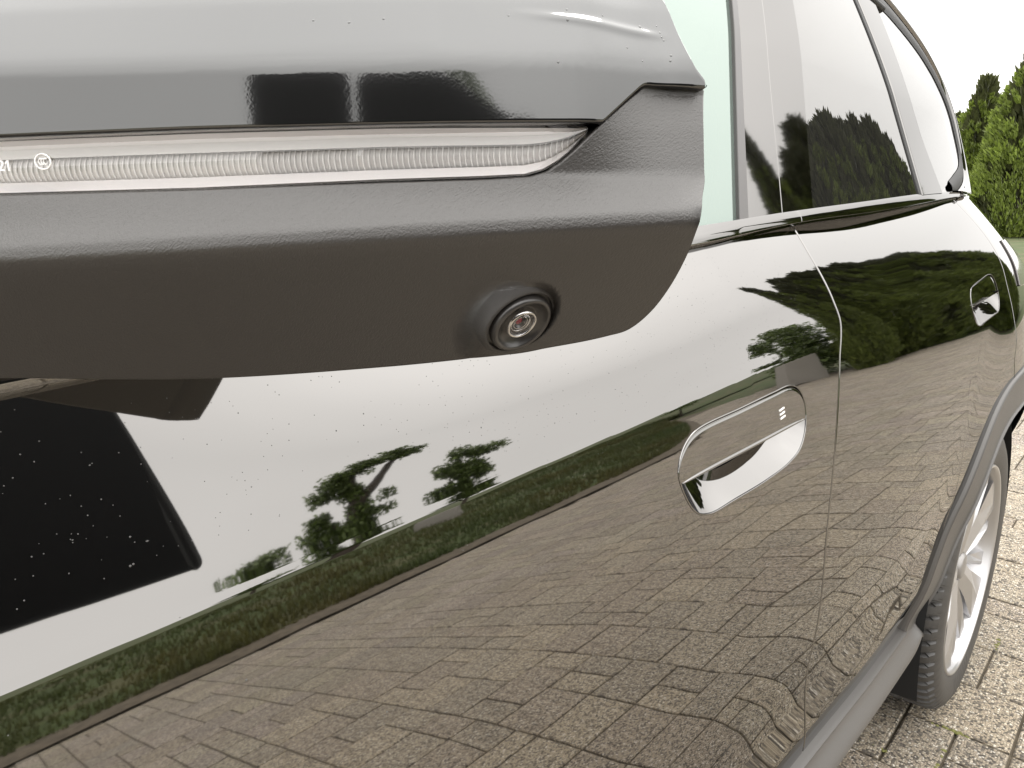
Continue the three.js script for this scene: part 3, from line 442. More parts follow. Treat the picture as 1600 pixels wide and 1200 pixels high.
  part('cabin', [moved(new THREE.BoxGeometry(3.6, 0.04, 1.6), 0.6, 0.42, CZ), moved(new THREE.BoxGeometry(0.12, 0.5, 1.5), -0.42, 0.85, CZ), moved(new THREE.BoxGeometry(0.04, 1.08, 1.3), 1.5, 0.97, CZ), moved(new THREE.BoxGeometry(2.4, 0.6, 0.03), 0.7, 0.76, -0.40), moved(new THREE.BoxGeometry(2.9, 1.1, 0.03), 0.7, 0.99, 2 * CZ + 0.44)], M.cabin, car);
  const seatGeo = () => { const sh = new THREE.Shape(); sh.moveTo(0, 0); sh.lineTo(0.5, 0.05); sh.quadraticCurveTo(0.56, 0.12, 0.5, 0.17); sh.lineTo(0.14, 0.15); sh.quadraticCurveTo(0.06, 0.45, -0.06, 0.72); sh.quadraticCurveTo(-0.14, 0.76, -0.18, 0.70); sh.quadraticCurveTo(-0.1, 0.3, 0, 0); const g = new THREE.ExtrudeGeometry(sh, { depth: 0.44, bevelEnabled: true, bevelSize: 0.04, bevelThickness: 0.04, bevelSegments: 3, curveSegments: 10 }); g.scale(-1, 1, 1); return g; };
  for (const [x, z] of [[0.75, -0.98], [0.75, -1.78], [1.62, -0.98], [1.62, -1.78]]) part('seat', moved(seatGeo(), x, 0.55, z), M.seat, car);
}
{
  // rear wheel: tyre with cut tread, alloy rim with folded spokes
  const wheel = new THREE.Group(); wheel.name = 'wheel'; wheel.position.set(WX, WY, -0.263); car.add(wheel);
  const prof = [[0.250, -0.004], [0.262, 0.002], [0.276, 0.005], [0.295, 0.0075], [0.312, 0.006], [0.328, 0.000], [0.338, -0.008], [0.3435, -0.018], [0.3455, -0.030], [0.3465, -0.042], [0.347, -0.055], [0.3475, -0.066], [0.348, -0.072], [0.348, -0.076], [0.3485, -0.085], [0.3485, -0.10], [0.3485, -0.112], [0.3485, -0.116], [0.3485, -0.12], [0.3485, -0.14], [0.3485, -0.16], [0.347, -0.19], [0.342, -0.21], [0.325, -0.222], [0.29, -0.228], [0.25, -0.215]];
  const NA = 560, pos = [], idx = [], uv = [];
  for (let a = 0; a <= NA; a++) for (let k = 0; k < prof.length; k++) {
    const th = a / NA * 2 * Math.PI; let [r, z] = prof[k];
    if (z < 0.001 && z > -0.2 && k > 4) { const blk = (a * 70 / NA + 6 * z * (z < -0.072 ? -1 : 1)) % 1, f = (blk + 1) % 1; if (k >= 12 && k <= 13 || k >= 16 && k <= 17) r -= 0.0075; else if (f < 0.3) r -= 0.009 * (k < 6 ? 0.45 : 1); }
    if (k >= 2 && k <= 4) { const g2 = th * 60 / Math.PI; r += 0; z += ((th > 4.45 && th < 4.95) && (Math.floor(g2 * 1.5 + k) % 2)) ? 0.0012 : 0; }
    pos.push(Math.cos(th) * r, Math.sin(th) * r, z); uv.push(th * 0.35, k * 0.012);
  }
  const n = prof.length; for (let a = 0; a < NA; a++) for (let k = 0; k < n - 1; k++) { const p = a * n + k, q = p + n; idx.push(p, q, p + 1, q, q + 1, p + 1); }
  let tg = new THREE.BufferGeometry(); tg.setAttribute('position', new THREE.Float32BufferAttribute(pos, 3)); tg.setAttribute('uv', new THREE.Float32BufferAttribute(uv, 2)); tg.setIndex(idx); tg = BufferGeometryUtils.toCreasedNormals(tg, 0.5);
  part('tyre', tg, M.tyre, wheel);
  const lathe = pts => new THREE.LatheGeometry(pts.map(p => new THREE.Vector2(p[0], p[1])), 96).rotateX(Math.PI / 2);
  part('rim', [lathe([[0.256, -0.012], [0.2575, -0.001], [0.255, 0.003], [0.2505, 0.002], [0.248, -0.004], [0.243, -0.02], [0.236, -0.045], [0.228, -0.09], [0.226, -0.19]])], M.alloy, wheel);
  part('brake_disc', moved(new THREE.CylinderGeometry(0.16, 0.16, 0.02, 48).rotateX(Math.PI / 2), 0, 0, -0.11), M.alloyDark, wheel);
  part('hub_backing', moved(new THREE.CylinderGeometry(0.222, 0.222, 0.01, 48).rotateX(Math.PI / 2), 0, 0, -0.17), M.dark, wheel);
  // five broad spokes, each with a high ridge and two falling facets, and a thinner blade between
  const facet = pts => { const g = new THREE.BufferGeometry(), p = []; for (const [a, b, c] of pts) p.push(...a, ...b, ...c); g.setAttribute('position', new THREE.Float32BufferAttribute(p, 3)); g.setAttribute('uv', new THREE.Float32BufferAttribute(p.length / 3 * 2, 2)); g.computeVertexNormals(); return g; };
  const q4 = (a, b, c, d) => [[a, b, c], [a, c, d]];
  const broad = (w0, w1, zi, zo, tw) => { const r0 = 0.035, r1 = 0.247, m = 0.13; const A = [-w0, r0, zi], B = [w0, r0, zi], C = [w1 + tw, r1, zo], D = [-w1 + tw, r1, zo], R0 = [0, r0, zi + 0.010], R1 = [tw * 0.5, m, (zi + zo) / 2 + 0.012], R2 = [tw, r1 - 0.03, zo + 0.003];
    const Am = [-(w0 + w1) / 2 * 0.82 + tw * 0.5, m, (zi + zo) / 2], Bm = [(w0 + w1) / 2 * 0.82 + tw * 0.5, m, (zi + zo) / 2], dn = p => [p[0] * 0.8, p[1], p[2] - 0.035];
    return facet([...q4(A, R0, R1, Am), ...q4(R0, B, Bm, R1), ...q4(Am, R1, R2, D), ...q4(R1, Bm, C, R2), [D, R2, C], ...q4(dn(A), A, Am, dn(Am)), ...q4(dn(Am), Am, D, dn(D)), ...q4(B, dn(B), dn(Bm), Bm), ...q4(Bm, dn(Bm), dn(C), C)]); };
  for (let k = 0; k < 5; k++) { const s = part('spoke', broad(0.028, 0.058, -0.036, -0.010, 0.0), M.alloy, wheel); s.rotation.z = 0.22 + k * 2 * Math.PI / 5;
    for (const sg of [-1, 1]) { const b = part('spoke', broad(0.011, 0.020, -0.044, -0.018, sg * 0.045), M.alloy, wheel); b.rotation.z = 0.22 + (k + 0.5) * 2 * Math.PI / 5; } }
  part('hub_cap', [lathe([[0, -0.018], [0.024, -0.019], [0.031, -0.022], [0.033, -0.03]])], M.alloyDark, wheel);
  for (let k = 0; k < 5; k++) { const a = 0.22 + (k + 0.5) * 2 * Math.PI / 5; part('wheel_bolt', moved(new THREE.CylinderGeometry(0.010, 0.012, 0.012, 12).rotateX(Math.PI / 2), Math.cos(a + 1.57) * 0.052, Math.sin(a + 1.57) * 0.052, -0.034), M.alloyDark, wheel); }
  const w2 = wheel.clone(); w2.position.x = FWX; car.add(w2);
}
// ---------- the wing mirror, a part of the car: housing with cap, signal strip and camera as its pieces ----------
{
  const OX = Math.cos(AIM) * 0.2, OZ = -Math.sin(AIM) * 0.2;       // the mirror's middle, 0.2 m before the eye; u runs outward-rearward, v up, w to the front
  const UX = Math.sin(AIM), UZ = Math.cos(AIM), WXX = -Math.cos(AIM), WZ = Math.sin(AIM);
  const place3 = (u, v, w) => [OX + UX * u + WXX * w, EYE + v, OZ + UZ * u + WZ * w];
  const INTO = [-WXX, 0, -WZ];
  const sec = [[-0.070, -0.036], [-0.060, -0.0275], [-0.050, -0.0205], [-0.030, -0.0062], [-0.014, 0.0050], [-0.0095, 0.0080], [-0.0065, 0.0096], [-0.003, 0.0090], [0.0105, 0.0005], [0.0225, 0.0012], [0.03, 0.0012]];
  const capSec = [[0.015, 0.0052], [0.0245, 0.0052], [0.038, 0.0052], [0.0405, 0.0046], [0.043, 0.0032], [0.056, -0.0055], [0.075, -0.022], [0.092, -0.046], [0.1, -0.075], [0.11, -0.11]];
  const lin = (p, x) => { let i = 0; while (i < p.length - 2 && x > p[i + 1][0]) i++; return p[i][1] + (x - p[i][0]) * (p[i + 1][1] - p[i][1]) / (p[i + 1][0] - p[i][0]); };
  const soft = (p, x, r) => { let s = 0; for (let k = -4; k <= 4; k++) s += lin(p, x + k * r / 4) * (5 - Math.abs(k)); return s / 25; };
  const bow = u => (u > -0.02 ? -1.2 : -0.35) * (u + 0.02) ** 2;
  const vs = (u, v) => v - clamp(0.0375 * (u + 0.05), -0.006, 0.006) * (1 - smooth(-0.002, 0.0105, v));
  const camU = 0.0021, camV = -0.0303;
  const AX = [0.47, -0.56, 0.68], ring0 = 0.0105;
  const flankFall = u => 0.0072 * smooth(0.018, 0.045, u);
  const lowBase = (u, v) => bow(u) - flankFall(u) * clamp((v - 0.0105) / 0.0215, 0, 1) + soft(sec, vs(u, v), 0.0014) - 0.9 * Math.max(0, u - 0.047) ** 1.5;
  const camW = lowBase(camU, camV) + 0.0010;
  const lowW = (u, v) => {                                       // the skin rises to a mound that carries the camera's tilted ring
    const b = lowBase(u, v), du = u - camU, dv = v - camV, w = camW - (AX[0] * du + AX[1] * dv) / AX[2] - camW;
    const dw = w, n = AX[0] * du + AX[1] * dv + AX[2] * dw, d = Math.sqrt(du * du + dv * dv + dw * dw), rim = camW + w * Math.min(1, 0.0118 / Math.max(d, 1e-6)); void n;
    const up = rim - b; return up > 0 ? b + up * (1 - smooth(0.0108, 0.022, d)) * lerp(0.55, 1, smooth(-0.006, 0.004, dv - du)) : b + up * (1 - smooth(0.0112, 0.0145, d));
  };
  const dentV = u => 0.0512 - 0.0035 * smooth(0.005, 0.045, u) - 0.02 * (u - 0.02);
  const capW = (u, v) => bow(u) - 0.055 * Math.max(0, v - 0.0245) * smooth(-0.02, 0.004, u) - 0.0072 * smooth(0.018, 0.045, u) - (u > -0.03 ? 0.45 : 0.0) * (u + 0.03) ** 2 * smooth(0.019, 0.0238, v) * smooth(0.052, 0.03, u) + soft(capSec, v, 0.0018) - 0.9 * Math.max(0, u - 0.047) ** 1.5 + 0.0009 * smooth(-0.002, 0.018, u) * smooth(0.048, 0.036, u) * Math.exp(-(((v - 0.0497 + 0.11 * (u - 0.027)) / 0.0013) ** 2));
  const dense = [...steps(-0.26, -0.16, 16), ...steps(-0.157, 0.0, 60).slice(0), ...steps(0.0012, 0.050, 60), ...steps(0.0506, 0.0553, 12)];
  // housing
  const houTop = u => lin([[-0.3, 0.0062], [-0.1411, 0.0072], [-0.0862, 0.0077], [-0.0337, 0.0088], [-0.006, 0.0092], [0.0060, 0.0098], [0.0106, 0.0108], [0.0142, 0.0129], [0.0185, 0.0164], [0.0259, 0.0232], [0.0383, 0.0336], [0.0393, 0.0338], [0.0564, 0.0335]], u);
  const houBot = u => curve([[-0.3, -0.050], [-0.1655, -0.0484], [-0.1021, -0.0491], [-0.04, -0.0456], [0.0002, -0.0416], [0.02, -0.0387], [0.0302, -0.0366], [0.0369, -0.0344], [0.0430, -0.0283], [0.0474, -0.0202], [0.0504, -0.0113], [0.0518, -0.0036], [0.0533, 0.0035], [0.0561, 0.0141], [0.0566, 0.0300]], u);
  const NT = steps(0, 1, 130);
  const uvm = g => { const p = g.attributes.position, uv = []; for (let i = 0; i < p.count; i++) { const x = p.getX(i) - OX, z = p.getZ(i) - OZ; uv.push(x * UX + z * UZ, p.getY(i) - EYE); } g.setAttribute('uv', new THREE.Float32BufferAttribute(uv, 2)); return g; };
  const house = part('wing_mirror', uvm(sheet((u, t) => { const v = lerp(houBot(u), houTop(u), t); return place3(u, v, lowW(u, v)); }, dense, NT, { edges: { t1: [0.0009, 0.006], s1: [0.0012, 0.05, INTO], t0: [0.002, 0.045, [INTO[0], 0.7, INTO[2]]] } })), M.mirrorPlastic, car, 'grained black plastic wing mirror with clear signal strip and round camera');
  // cap
  const capLo = u => lin([[-0.3, 0.0222], [-0.1378, 0.0234], [-0.0836, 0.0242], [-0.0324, 0.0245], [0.0258, 0.0246], [0.0368, 0.0342], [0.0382, 0.0349], [0.0556, 0.0343]], u);
  const capHi = u => curve([[-0.3, 0.108], [-0.15, 0.107], [-0.06, 0.101], [0, 0.092], [0.024, 0.079], [0.0380, 0.0690], [0.0454, 0.0596], [0.0484, 0.0482], [0.0519, 0.0388], [0.0553, 0.0345]], u);
  part('mirror_cap', uvm(sheet((u, t) => { const v = lerp(capLo(u), capHi(u), t); return place3(u, v, capW(u, v)); }, dense, NT, { edges: { t0: [0.0011, 0.006], s1: [0.001, 0.03, INTO], t1: [0.002, 0.06, INTO] } })), M.cap, house);
  // what closes the joints and the back
  part('mirror_liner', sheet((u, t) => { const v = lerp(houBot(u) + 0.016, Math.min(capHi(u) - 0.004, 0.06), t); return place3(u, v, bow(u) - 0.0085 - (v < 0 ? 0.012 + 0.4 * -v : 0) - (v > 0.035 ? 0.9 * (v - 0.035) + 0.004 : 0)); }, dense.filter(u => u < 0.048), steps(0, 1, 30)), M.plasticPlain, house);
  part('mirror_back', sheet((u, t) => { const v = lerp(houBot(u) + 0.030, capHi(u) - 0.004, t), e = smooth(0, 0.12, t) * smooth(1, 0.88, t); return place3(u, v, -0.072 - 0.022 * e); }, dense.filter(u => u < 0.05), steps(0, 1, 24)), M.plasticPlain, house);
  // signal strip: clear cover, ribbed light guide, bright shelves above and below
  const sTop = u => lin([[-0.3, 0.0212], [-0.139, 0.0224], [-0.0844, 0.0231], [-0.0327, 0.0234], [0.0012, 0.0231], [0.0225, 0.0228]], u), sBot = u => lin([[-0.3, 0.0075], [-0.1412, 0.0081], [-0.0862, 0.0085], [-0.0337, 0.0098], [-0.0076, 0.0102], [0.0045, 0.0106], [0.0096, 0.0119], [0.0132, 0.0138], [0.0166, 0.0163], [0.0222, 0.0219]], u);
  const lensU = dense.filter(u => u < 0.0222);
  part('signal_lens', sheet((u, t) => { const v = lerp(sBot(u), sTop(u), t); return place3(u, v, bow(u) + 0.0016 + 0.0016 * Math.sin(t * Math.PI)); }, lensU, steps(0, 1, 26), { edges: { t0: [0.0006, 0.003], t1: [0.0006, 0.003] } }), M.lightCover, house);
  part('signal_shelf', sheet((u, t) => { const v = lerp(lerp(sBot(u), sTop(u), 0.84), sTop(u) - 0.0002, t); return place3(u, v, bow(u) - lerp(0.0042, 0.0012, t)); }, lensU, steps(0, 1, 8)), M.guideTop, house);
  part('signal_shelf', sheet((u, t) => { const a = sBot(u), b = sTop(u), v = lerp(a + 0.0003, lerp(a, b, 0.22), t); return place3(u, v, bow(u) - lerp(0.0006, 0.0044, t)); }, lensU, steps(0, 1, 8)), M.guideTop, house);
  part('signal_shelf', sheet((u, t) => { const a = sBot(u), b = sTop(u), v = lerp(lerp(a, b, 0.66), lerp(a, b, 0.84), t); return place3(u, v, bow(u) - lerp(0.0034, 0.0042, t)); }, lensU, steps(0, 1, 6)), M.mark, house);
  part('signal_core', sheet((u, t) => { const a = sBot(u), b = sTop(u), v = lerp(lerp(a, b, 0.20), lerp(a, b, 0.68), t); return place3(u, v, bow(u) - 0.0060 + 0.0015 * Math.sin(Math.PI * (0.12 + 0.76 * t))); }, lensU, steps(0, 1, 10)), M.guideBack, house);
  const ribs = []; const pitch = 0.00158;
  for (let k = 0; ; k++) { const u = 0.0182 - k * pitch; if (u < -0.20) break; const a = sBot(u), b = sTop(u), lo = lerp(a, b, 0.22), hi = lerp(a, b, 0.66), w0 = pitch * 0.17, B = 0.0016;
    ribs.push(sheet((s, t) => { const ang = s * Math.PI, v = lerp(lo, hi, t), dome = Math.sin(Math.PI * (0.12 + 0.76 * t)); return place3(u - w0 * Math.cos(ang) + 0.0003 * (t - 0.5) ** 2 * 4, v, bow(u) - 0.0058 + B * dome + w0 * 1.1 * Math.sin(ang)); }, steps(0, 1, 5), steps(0, 1, 7))); }
  part('light_guide', ribs, M.guide, house);
  // moulded marks on the strip: a 2 and a 1, then a ringed mark of three open letters
  const font = await new FontLoader().loadAsync('fonts/droid/droid_sans_bold.typeface.json');
  const basis = new THREE.Matrix4().makeBasis(new THREE.Vector3(UX, 0, UZ), new THREE.Vector3(0, 1, 0), new THREE.Vector3(WXX, 0, WZ));
  const onStrip = (g, u, v, turn = -0.1) => { const p = place3(u, v, bow(u) + 0.0034); return g.rotateY(turn * 2.2).applyMatrix4(basis).translate(...p); };
  const glyph = (t, size) => { const g = new TextGeometry(t, { font, size, depth: 0.0002, curveSegments: 6 }); g.computeBoundingBox(); const b = g.boundingBox; return g.translate(-(b.max.x + b.min.x) / 2, -(b.max.y + b.min.y) / 2, 0); };
  part('moulded_mark', onStrip(glyph('21', 0.0028), -0.1376, 0.0154), M.mark, house);
  const ring = (R, r, a0 = 0, a1 = 2 * Math.PI) => { const g = new THREE.TorusGeometry(R, r, 6, 40, a1 - a0); g.rotateZ(a0); return g; };
  const oval = [ring(0.0021, 0.00026).scale(1.2, 0.95, 0.6)]; for (const dx of [-0.0007, 0.0001, 0.0009]) oval.push(ring(0.00075, 0.0002, 0.75, 5.53).scale(0.8, 1, 0.6).translate(dx, 0, 0));
  part('moulded_mark', onStrip(merge(oval), -0.1264, 0.0162), M.mark, house);
  // camera: collar ring, bowl, rings of the barrel and the front glass
  const axis = new THREE.Vector3(...place3(...AX)).sub(new THREE.Vector3(...place3(0, 0, 0))).normalize();
  const q = new THREE.Quaternion().setFromUnitVectors(new THREE.Vector3(0, 1, 0), axis), c0 = new THREE.Vector3(...place3(camU, camV, camW - 0.0012));
  const turned = (pts, n = 64) => new THREE.LatheGeometry(pts.map(p => new THREE.Vector2(p[0] * 0.98 / 1000, p[1] * 0.98 / 1000)), n).applyQuaternion(q).translate(c0.x, c0.y, c0.z);
  part('camera_seat', turned([[14.2, -2.5], [13.6, -0.2], [13.0, 1.0], [12.3, 1.8], [11.7, 2.0], [11.2, 1.8], [11.05, 1.0], [11.0, -4]]), M.mirrorPlastic, house);
  part('camera_bezel', turned([[10.35, -4], [10.35, 2.2], [10.1, 3.0], [9.5, 3.5], [8.9, 3.4], [8.5, 3.0], [8.2, 2.5], [7.6, 1.9], [6.2, 0.9], [5.6, 0.7]]), M.cameraRing, house);
  part('camera_barrel', turned([[5.6, 0.6], [5.3, 2.2], [5.0, 2.9], [4.5, 3.0], [4.2, 2.6], [4.15, 1.8]]), M.satin, house);
  part('camera_core', turned([[4.2, 1.6], [3.6, 2.0], [3.4, 1.4], [2.7, 1.2], [2.5, 1.7], [2.1, 1.7], [1.9, 0.9], [1.3, 0.6], [0, 0.5]]), M.cameraCore, house);
  part('camera_ring', [turned([[3.05, 1.6], [3.25, 1.95], [3.45, 1.6]]), turned([[2.15, 1.5], [2.35, 1.9], [2.55, 1.5]])], M.satin, house);
  part('camera_sensor', turned([[1.25, 0.75], [0.6, 0.95], [0, 1.0]]), M.cameraRed, house);
  part('camera_glass', turned([[4.15, 2.3], [3.6, 3.1], [2.6, 3.8], [1.4, 4.2], [0, 4.3]]), M.lens, house);
  // dried drops and grit on cap and doors
  const dots = (name, parent, list) => { const o = part(name, list, M.drop, parent); o.userData.kind = 'stuff'; };
  const dome = (p, n, r) => { const g = new THREE.SphereGeometry(r, 6, 3, 0, 2 * Math.PI, 0, Math.PI / 2); g.scale(1, 0.45, 1); g.applyQuaternion(new THREE.Quaternion().setFromUnitVectors(new THREE.Vector3(0, 1, 0), new THREE.Vector3(...n))); return g.translate(...p); };
  const capDots = []; for (const [u, v] of [[0.0165, 0.0535], [0.0265, 0.0525], [0.0375, 0.0505], [0.0435, 0.0475], [0.0425, 0.051], [0.0440, 0.0465], [0.0432, 0.0489], [0.033, 0.0437], [0.0455, 0.0420], [0.0452, 0.0405], [0.0372, 0.0402], [0.0165, 0.0502], [-0.041, 0.0497], [-0.032, 0.0505], [0.0135, 0.0385], [0.0008, 0.0515], [-0.0505, 0.0505]]) {
    const e = 1e-4, kk = 1, p = place3(u * kk, v * kk, capW(u, v)), n = unit(cross(sub(place3((u + e) * kk, v * kk, capW(u + e, v)), p), sub(place3(u * kk, (v + e) * kk, capW(u, v + e)), p))); capDots.push(dome(p, n, rr(0.00022, 0.00042))); }
  dots('grit', house, capDots);
  for (const door of car.children.filter(c => c.name === 'front_door' || c.name === 'rear_door')) {
    const list = [], frontDoor = door.name === 'front_door'; let x = 0, y = 0;
    for (let k = 0; k < (frontDoor ? 1150 : 200); k++) { if (k % 3 === 0 || rnd() < 0.5) { x = frontDoor ? rr(-0.05, 0.74) : rr(0.9, 1.7); y = k % 9 ? rr(1.06, 1.165) : rr(0.7, 1.05); } else { x += rr(-0.012, 0.012); y += rr(-0.006, 0.006); }
      if (frontDoor && (x > 0.75 || (x > 0.45 && y < 1.04))) continue; const p = [x, y, skinZ(x, y)]; list.push(dome(p, skinN(p), rr(0.00016, 0.00034) * (rnd() < 0.08 ? 1.6 : 1))); }
    dots('grit', door, list);
  }
}
const polar = (deg, d) => [Math.sin(deg * Math.PI / 180) * d, Math.cos(deg * Math.PI / 180) * d];   // bearing from straight out of the car's side, turning rearward
// ---------- trees: a row of dense conifers beyond the yard, wind-bent trees and bushes on the grass ----------
const leafSpray = (pos, nor, col, p, dir, side, len, wid, c) => {   // a pointed two-triangle spray
  const a = add(p, dir, -len * 0.3), b = add(add(p, dir, len * 0.15), side, wid), d = add(p, dir, len * 0.7), e = add(add(p, dir, len * 0.15), side, -wid), n = unit(cross(side, dir));
  for (const v of [a, b, d, a, d, e]) { pos.push(...v); nor.push(...n); col.push(...c); }
};
const toGeo = (pos, nor, col) => { const g = new THREE.BufferGeometry(); g.setAttribute('position', new THREE.Float32BufferAttribute(pos, 3)); g.setAttribute('normal', new THREE.Float32BufferAttribute(nor, 3)); g.setAttribute('color', new THREE.Float32BufferAttribute(col, 3)); g.setAttribute('uv', new THREE.Float32BufferAttribute(pos.length / 3 * 2, 2)); return g; };
function coniferCrown(h, r, n, s0) {                              // flame-shaped crown: a dark heart of old sprays, then upswept clumps
  const pos = [], nor = [], col = [], clumps = 420;
  const prof = t => r * Math.pow(1 - t, 0.6) * smooth(-0.03, 0.10, t) * (1 + 0.10 * Math.sin(t * 9 + s0));
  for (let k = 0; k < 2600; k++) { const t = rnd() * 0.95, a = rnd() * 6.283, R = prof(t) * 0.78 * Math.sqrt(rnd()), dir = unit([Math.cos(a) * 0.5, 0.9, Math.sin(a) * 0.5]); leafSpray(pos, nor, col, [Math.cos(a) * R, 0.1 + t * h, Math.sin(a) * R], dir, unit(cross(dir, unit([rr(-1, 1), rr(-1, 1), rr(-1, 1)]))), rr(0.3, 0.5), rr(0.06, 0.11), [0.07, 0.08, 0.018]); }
  for (let k = 0; k < clumps; k++) {
    const t = 0.99 * (1 - Math.sqrt(1 - 0.985 * rnd())), a = rnd() * 6.283, lump = 0.86 + 0.3 * noise3(Math.cos(a) * 1.6 + s0, t * 7, Math.sin(a) * 1.6), R = prof(t) * lump, ry = 0.05 + t * (h - 0.15);
    const cx = Math.cos(a) * R * 0.95, cz = Math.sin(a) * R * 0.95, tone = 0.72 + 0.56 * rnd(), cs = 0.26 * (1.12 - 0.92 * t) * (0.75 + 0.5 * rnd());
    for (let m = 0; m < n / clumps; m++) {
      const f = Math.pow(rnd(), 0.6), q = unit([rr(-1, 1), rr(-1, 1), rr(-1, 1)]), p = [cx + q[0] * cs * f, Math.max(0.02, ry + q[1] * cs * 1.6 * f), cz + q[2] * cs * f];
      const o = unit([p[0], 0, p[2]]), dir = unit([o[0] * 0.7 + rr(-0.4, 0.4), 0.75 + rr(-0.35, 0.5), o[2] * 0.7 + rr(-0.4, 0.4)]), side = unit(cross(dir, unit([rr(-1, 1), rr(-1, 1), rr(-1, 1)])));
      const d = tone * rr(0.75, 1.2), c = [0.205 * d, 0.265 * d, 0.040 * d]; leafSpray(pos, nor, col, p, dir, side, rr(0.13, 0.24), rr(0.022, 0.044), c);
    }
  }
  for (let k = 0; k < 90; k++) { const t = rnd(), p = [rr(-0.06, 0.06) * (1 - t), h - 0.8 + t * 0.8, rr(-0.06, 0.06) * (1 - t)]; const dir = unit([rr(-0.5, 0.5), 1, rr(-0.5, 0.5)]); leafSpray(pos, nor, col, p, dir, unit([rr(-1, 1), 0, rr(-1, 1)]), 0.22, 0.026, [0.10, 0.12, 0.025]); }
  return toGeo(pos, nor, col);
}
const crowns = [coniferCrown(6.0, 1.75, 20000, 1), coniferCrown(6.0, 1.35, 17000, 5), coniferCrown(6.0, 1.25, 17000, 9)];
const coniferTrunk = loft([[0, -0.1, 0], [0.02, 1.5, 0.01], [-0.02, 4, 0], [0, 5.6, 0]], [0.13, 0.11, 0.06, 0.015]);
function conifer(x, z, s, k, label, group, sx = 1, m = M.conifer) {
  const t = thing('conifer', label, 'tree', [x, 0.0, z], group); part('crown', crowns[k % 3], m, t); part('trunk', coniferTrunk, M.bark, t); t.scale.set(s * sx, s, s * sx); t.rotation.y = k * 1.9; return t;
}
const bearing = (deg, d) => [Math.cos(deg * Math.PI / 180) * d, -Math.sin(deg * Math.PI / 180) * d];
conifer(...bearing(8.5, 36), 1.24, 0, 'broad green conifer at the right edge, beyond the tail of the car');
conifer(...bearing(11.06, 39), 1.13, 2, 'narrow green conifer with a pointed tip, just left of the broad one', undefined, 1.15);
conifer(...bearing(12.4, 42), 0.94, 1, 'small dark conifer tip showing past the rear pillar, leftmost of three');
// the hedge that the rear door and rear windows mirror: close-set slim conifers, taller toward the front
const hedgeLine = [[73.4, 15.0, 0.68], [74.3, 15.2, 0.76], [75.2, 15.5, 0.82], [76.1, 16.2, 0.90], [77.2, 16.4, 0.87], [78.3, 17, 0.90], [79.4, 17.2, 0.85], [80.5, 17.8, 0.87], [81.6, 18.2, 0.82], [82.6, 18.6, 0.79]];
const place10 = ['first', 'second', 'third', 'fourth', 'fifth', 'sixth', 'seventh', 'eighth', 'ninth', 'tenth'];
hedgeLine.forEach(([a, d, s], k) => conifer(...polar(a, d), s * (1.05 + 0.12 * hash3(k, 3, 1)), k + 1, `${place10[k]} conifer from the left in the hedge mirrored in the rear side window`, 'conifers of the hedge mirrored in the car', 0.74, M.coniferDark));
conifer(...polar(73.0, 13.8), 0.98, 2, 'tall thin spired conifer mirrored in the glossy pillar between the side windows', undefined, 0.42, M.coniferDark);
// broad-leaved trees: limbs, and leaves in flattened clumps that stream with the wind
function broadTree(name, label, x, z, limbs, pads, group) {
  const t = thing(name, label, name.includes('bush') ? 'bush' : 'tree', [x, 0, z], group); const pos = [], nor = [], col = [];
  for (const [px, py, pz, rx, ry, rz, n] of pads) for (let c = 0; c < Math.ceil(n / 14); c++) {
    const q = unit([rr(-1, 1), rr(-1, 1), rr(-1, 1)]), f = Math.pow(rnd(), 0.5), cx = px + q[0] * rx * f, cy = py + q[1] * ry * f, cz = pz + q[2] * rz * f, tone = 0.7 + 0.6 * rnd();
    for (let m = 0; m < 26; m++) { const w = [rr(-1, 1), rr(-1, 1), rr(-1, 1)], p = [cx + w[0] * 0.22, cy + w[1] * 0.11, cz + w[2] * 0.22], dir = unit([rr(-1, 1) + 0.4, rr(-0.4, 0.5), rr(-1, 1)]), d = tone * rr(0.75, 1.25); leafSpray(pos, nor, col, p, dir, unit(cross(dir, [rr(-1, 1), rr(0.2, 1), rr(-1, 1)])), rr(0.08, 0.16), rr(0.022, 0.04), [0.115 * d, 0.165 * d, 0.032 * d]); }
  }
  part('crown', toGeo(pos, nor, col), M.leaf, t); part('trunk', limbs.map(([p, r]) => loft(p, r)), M.bark, t); return t;
}
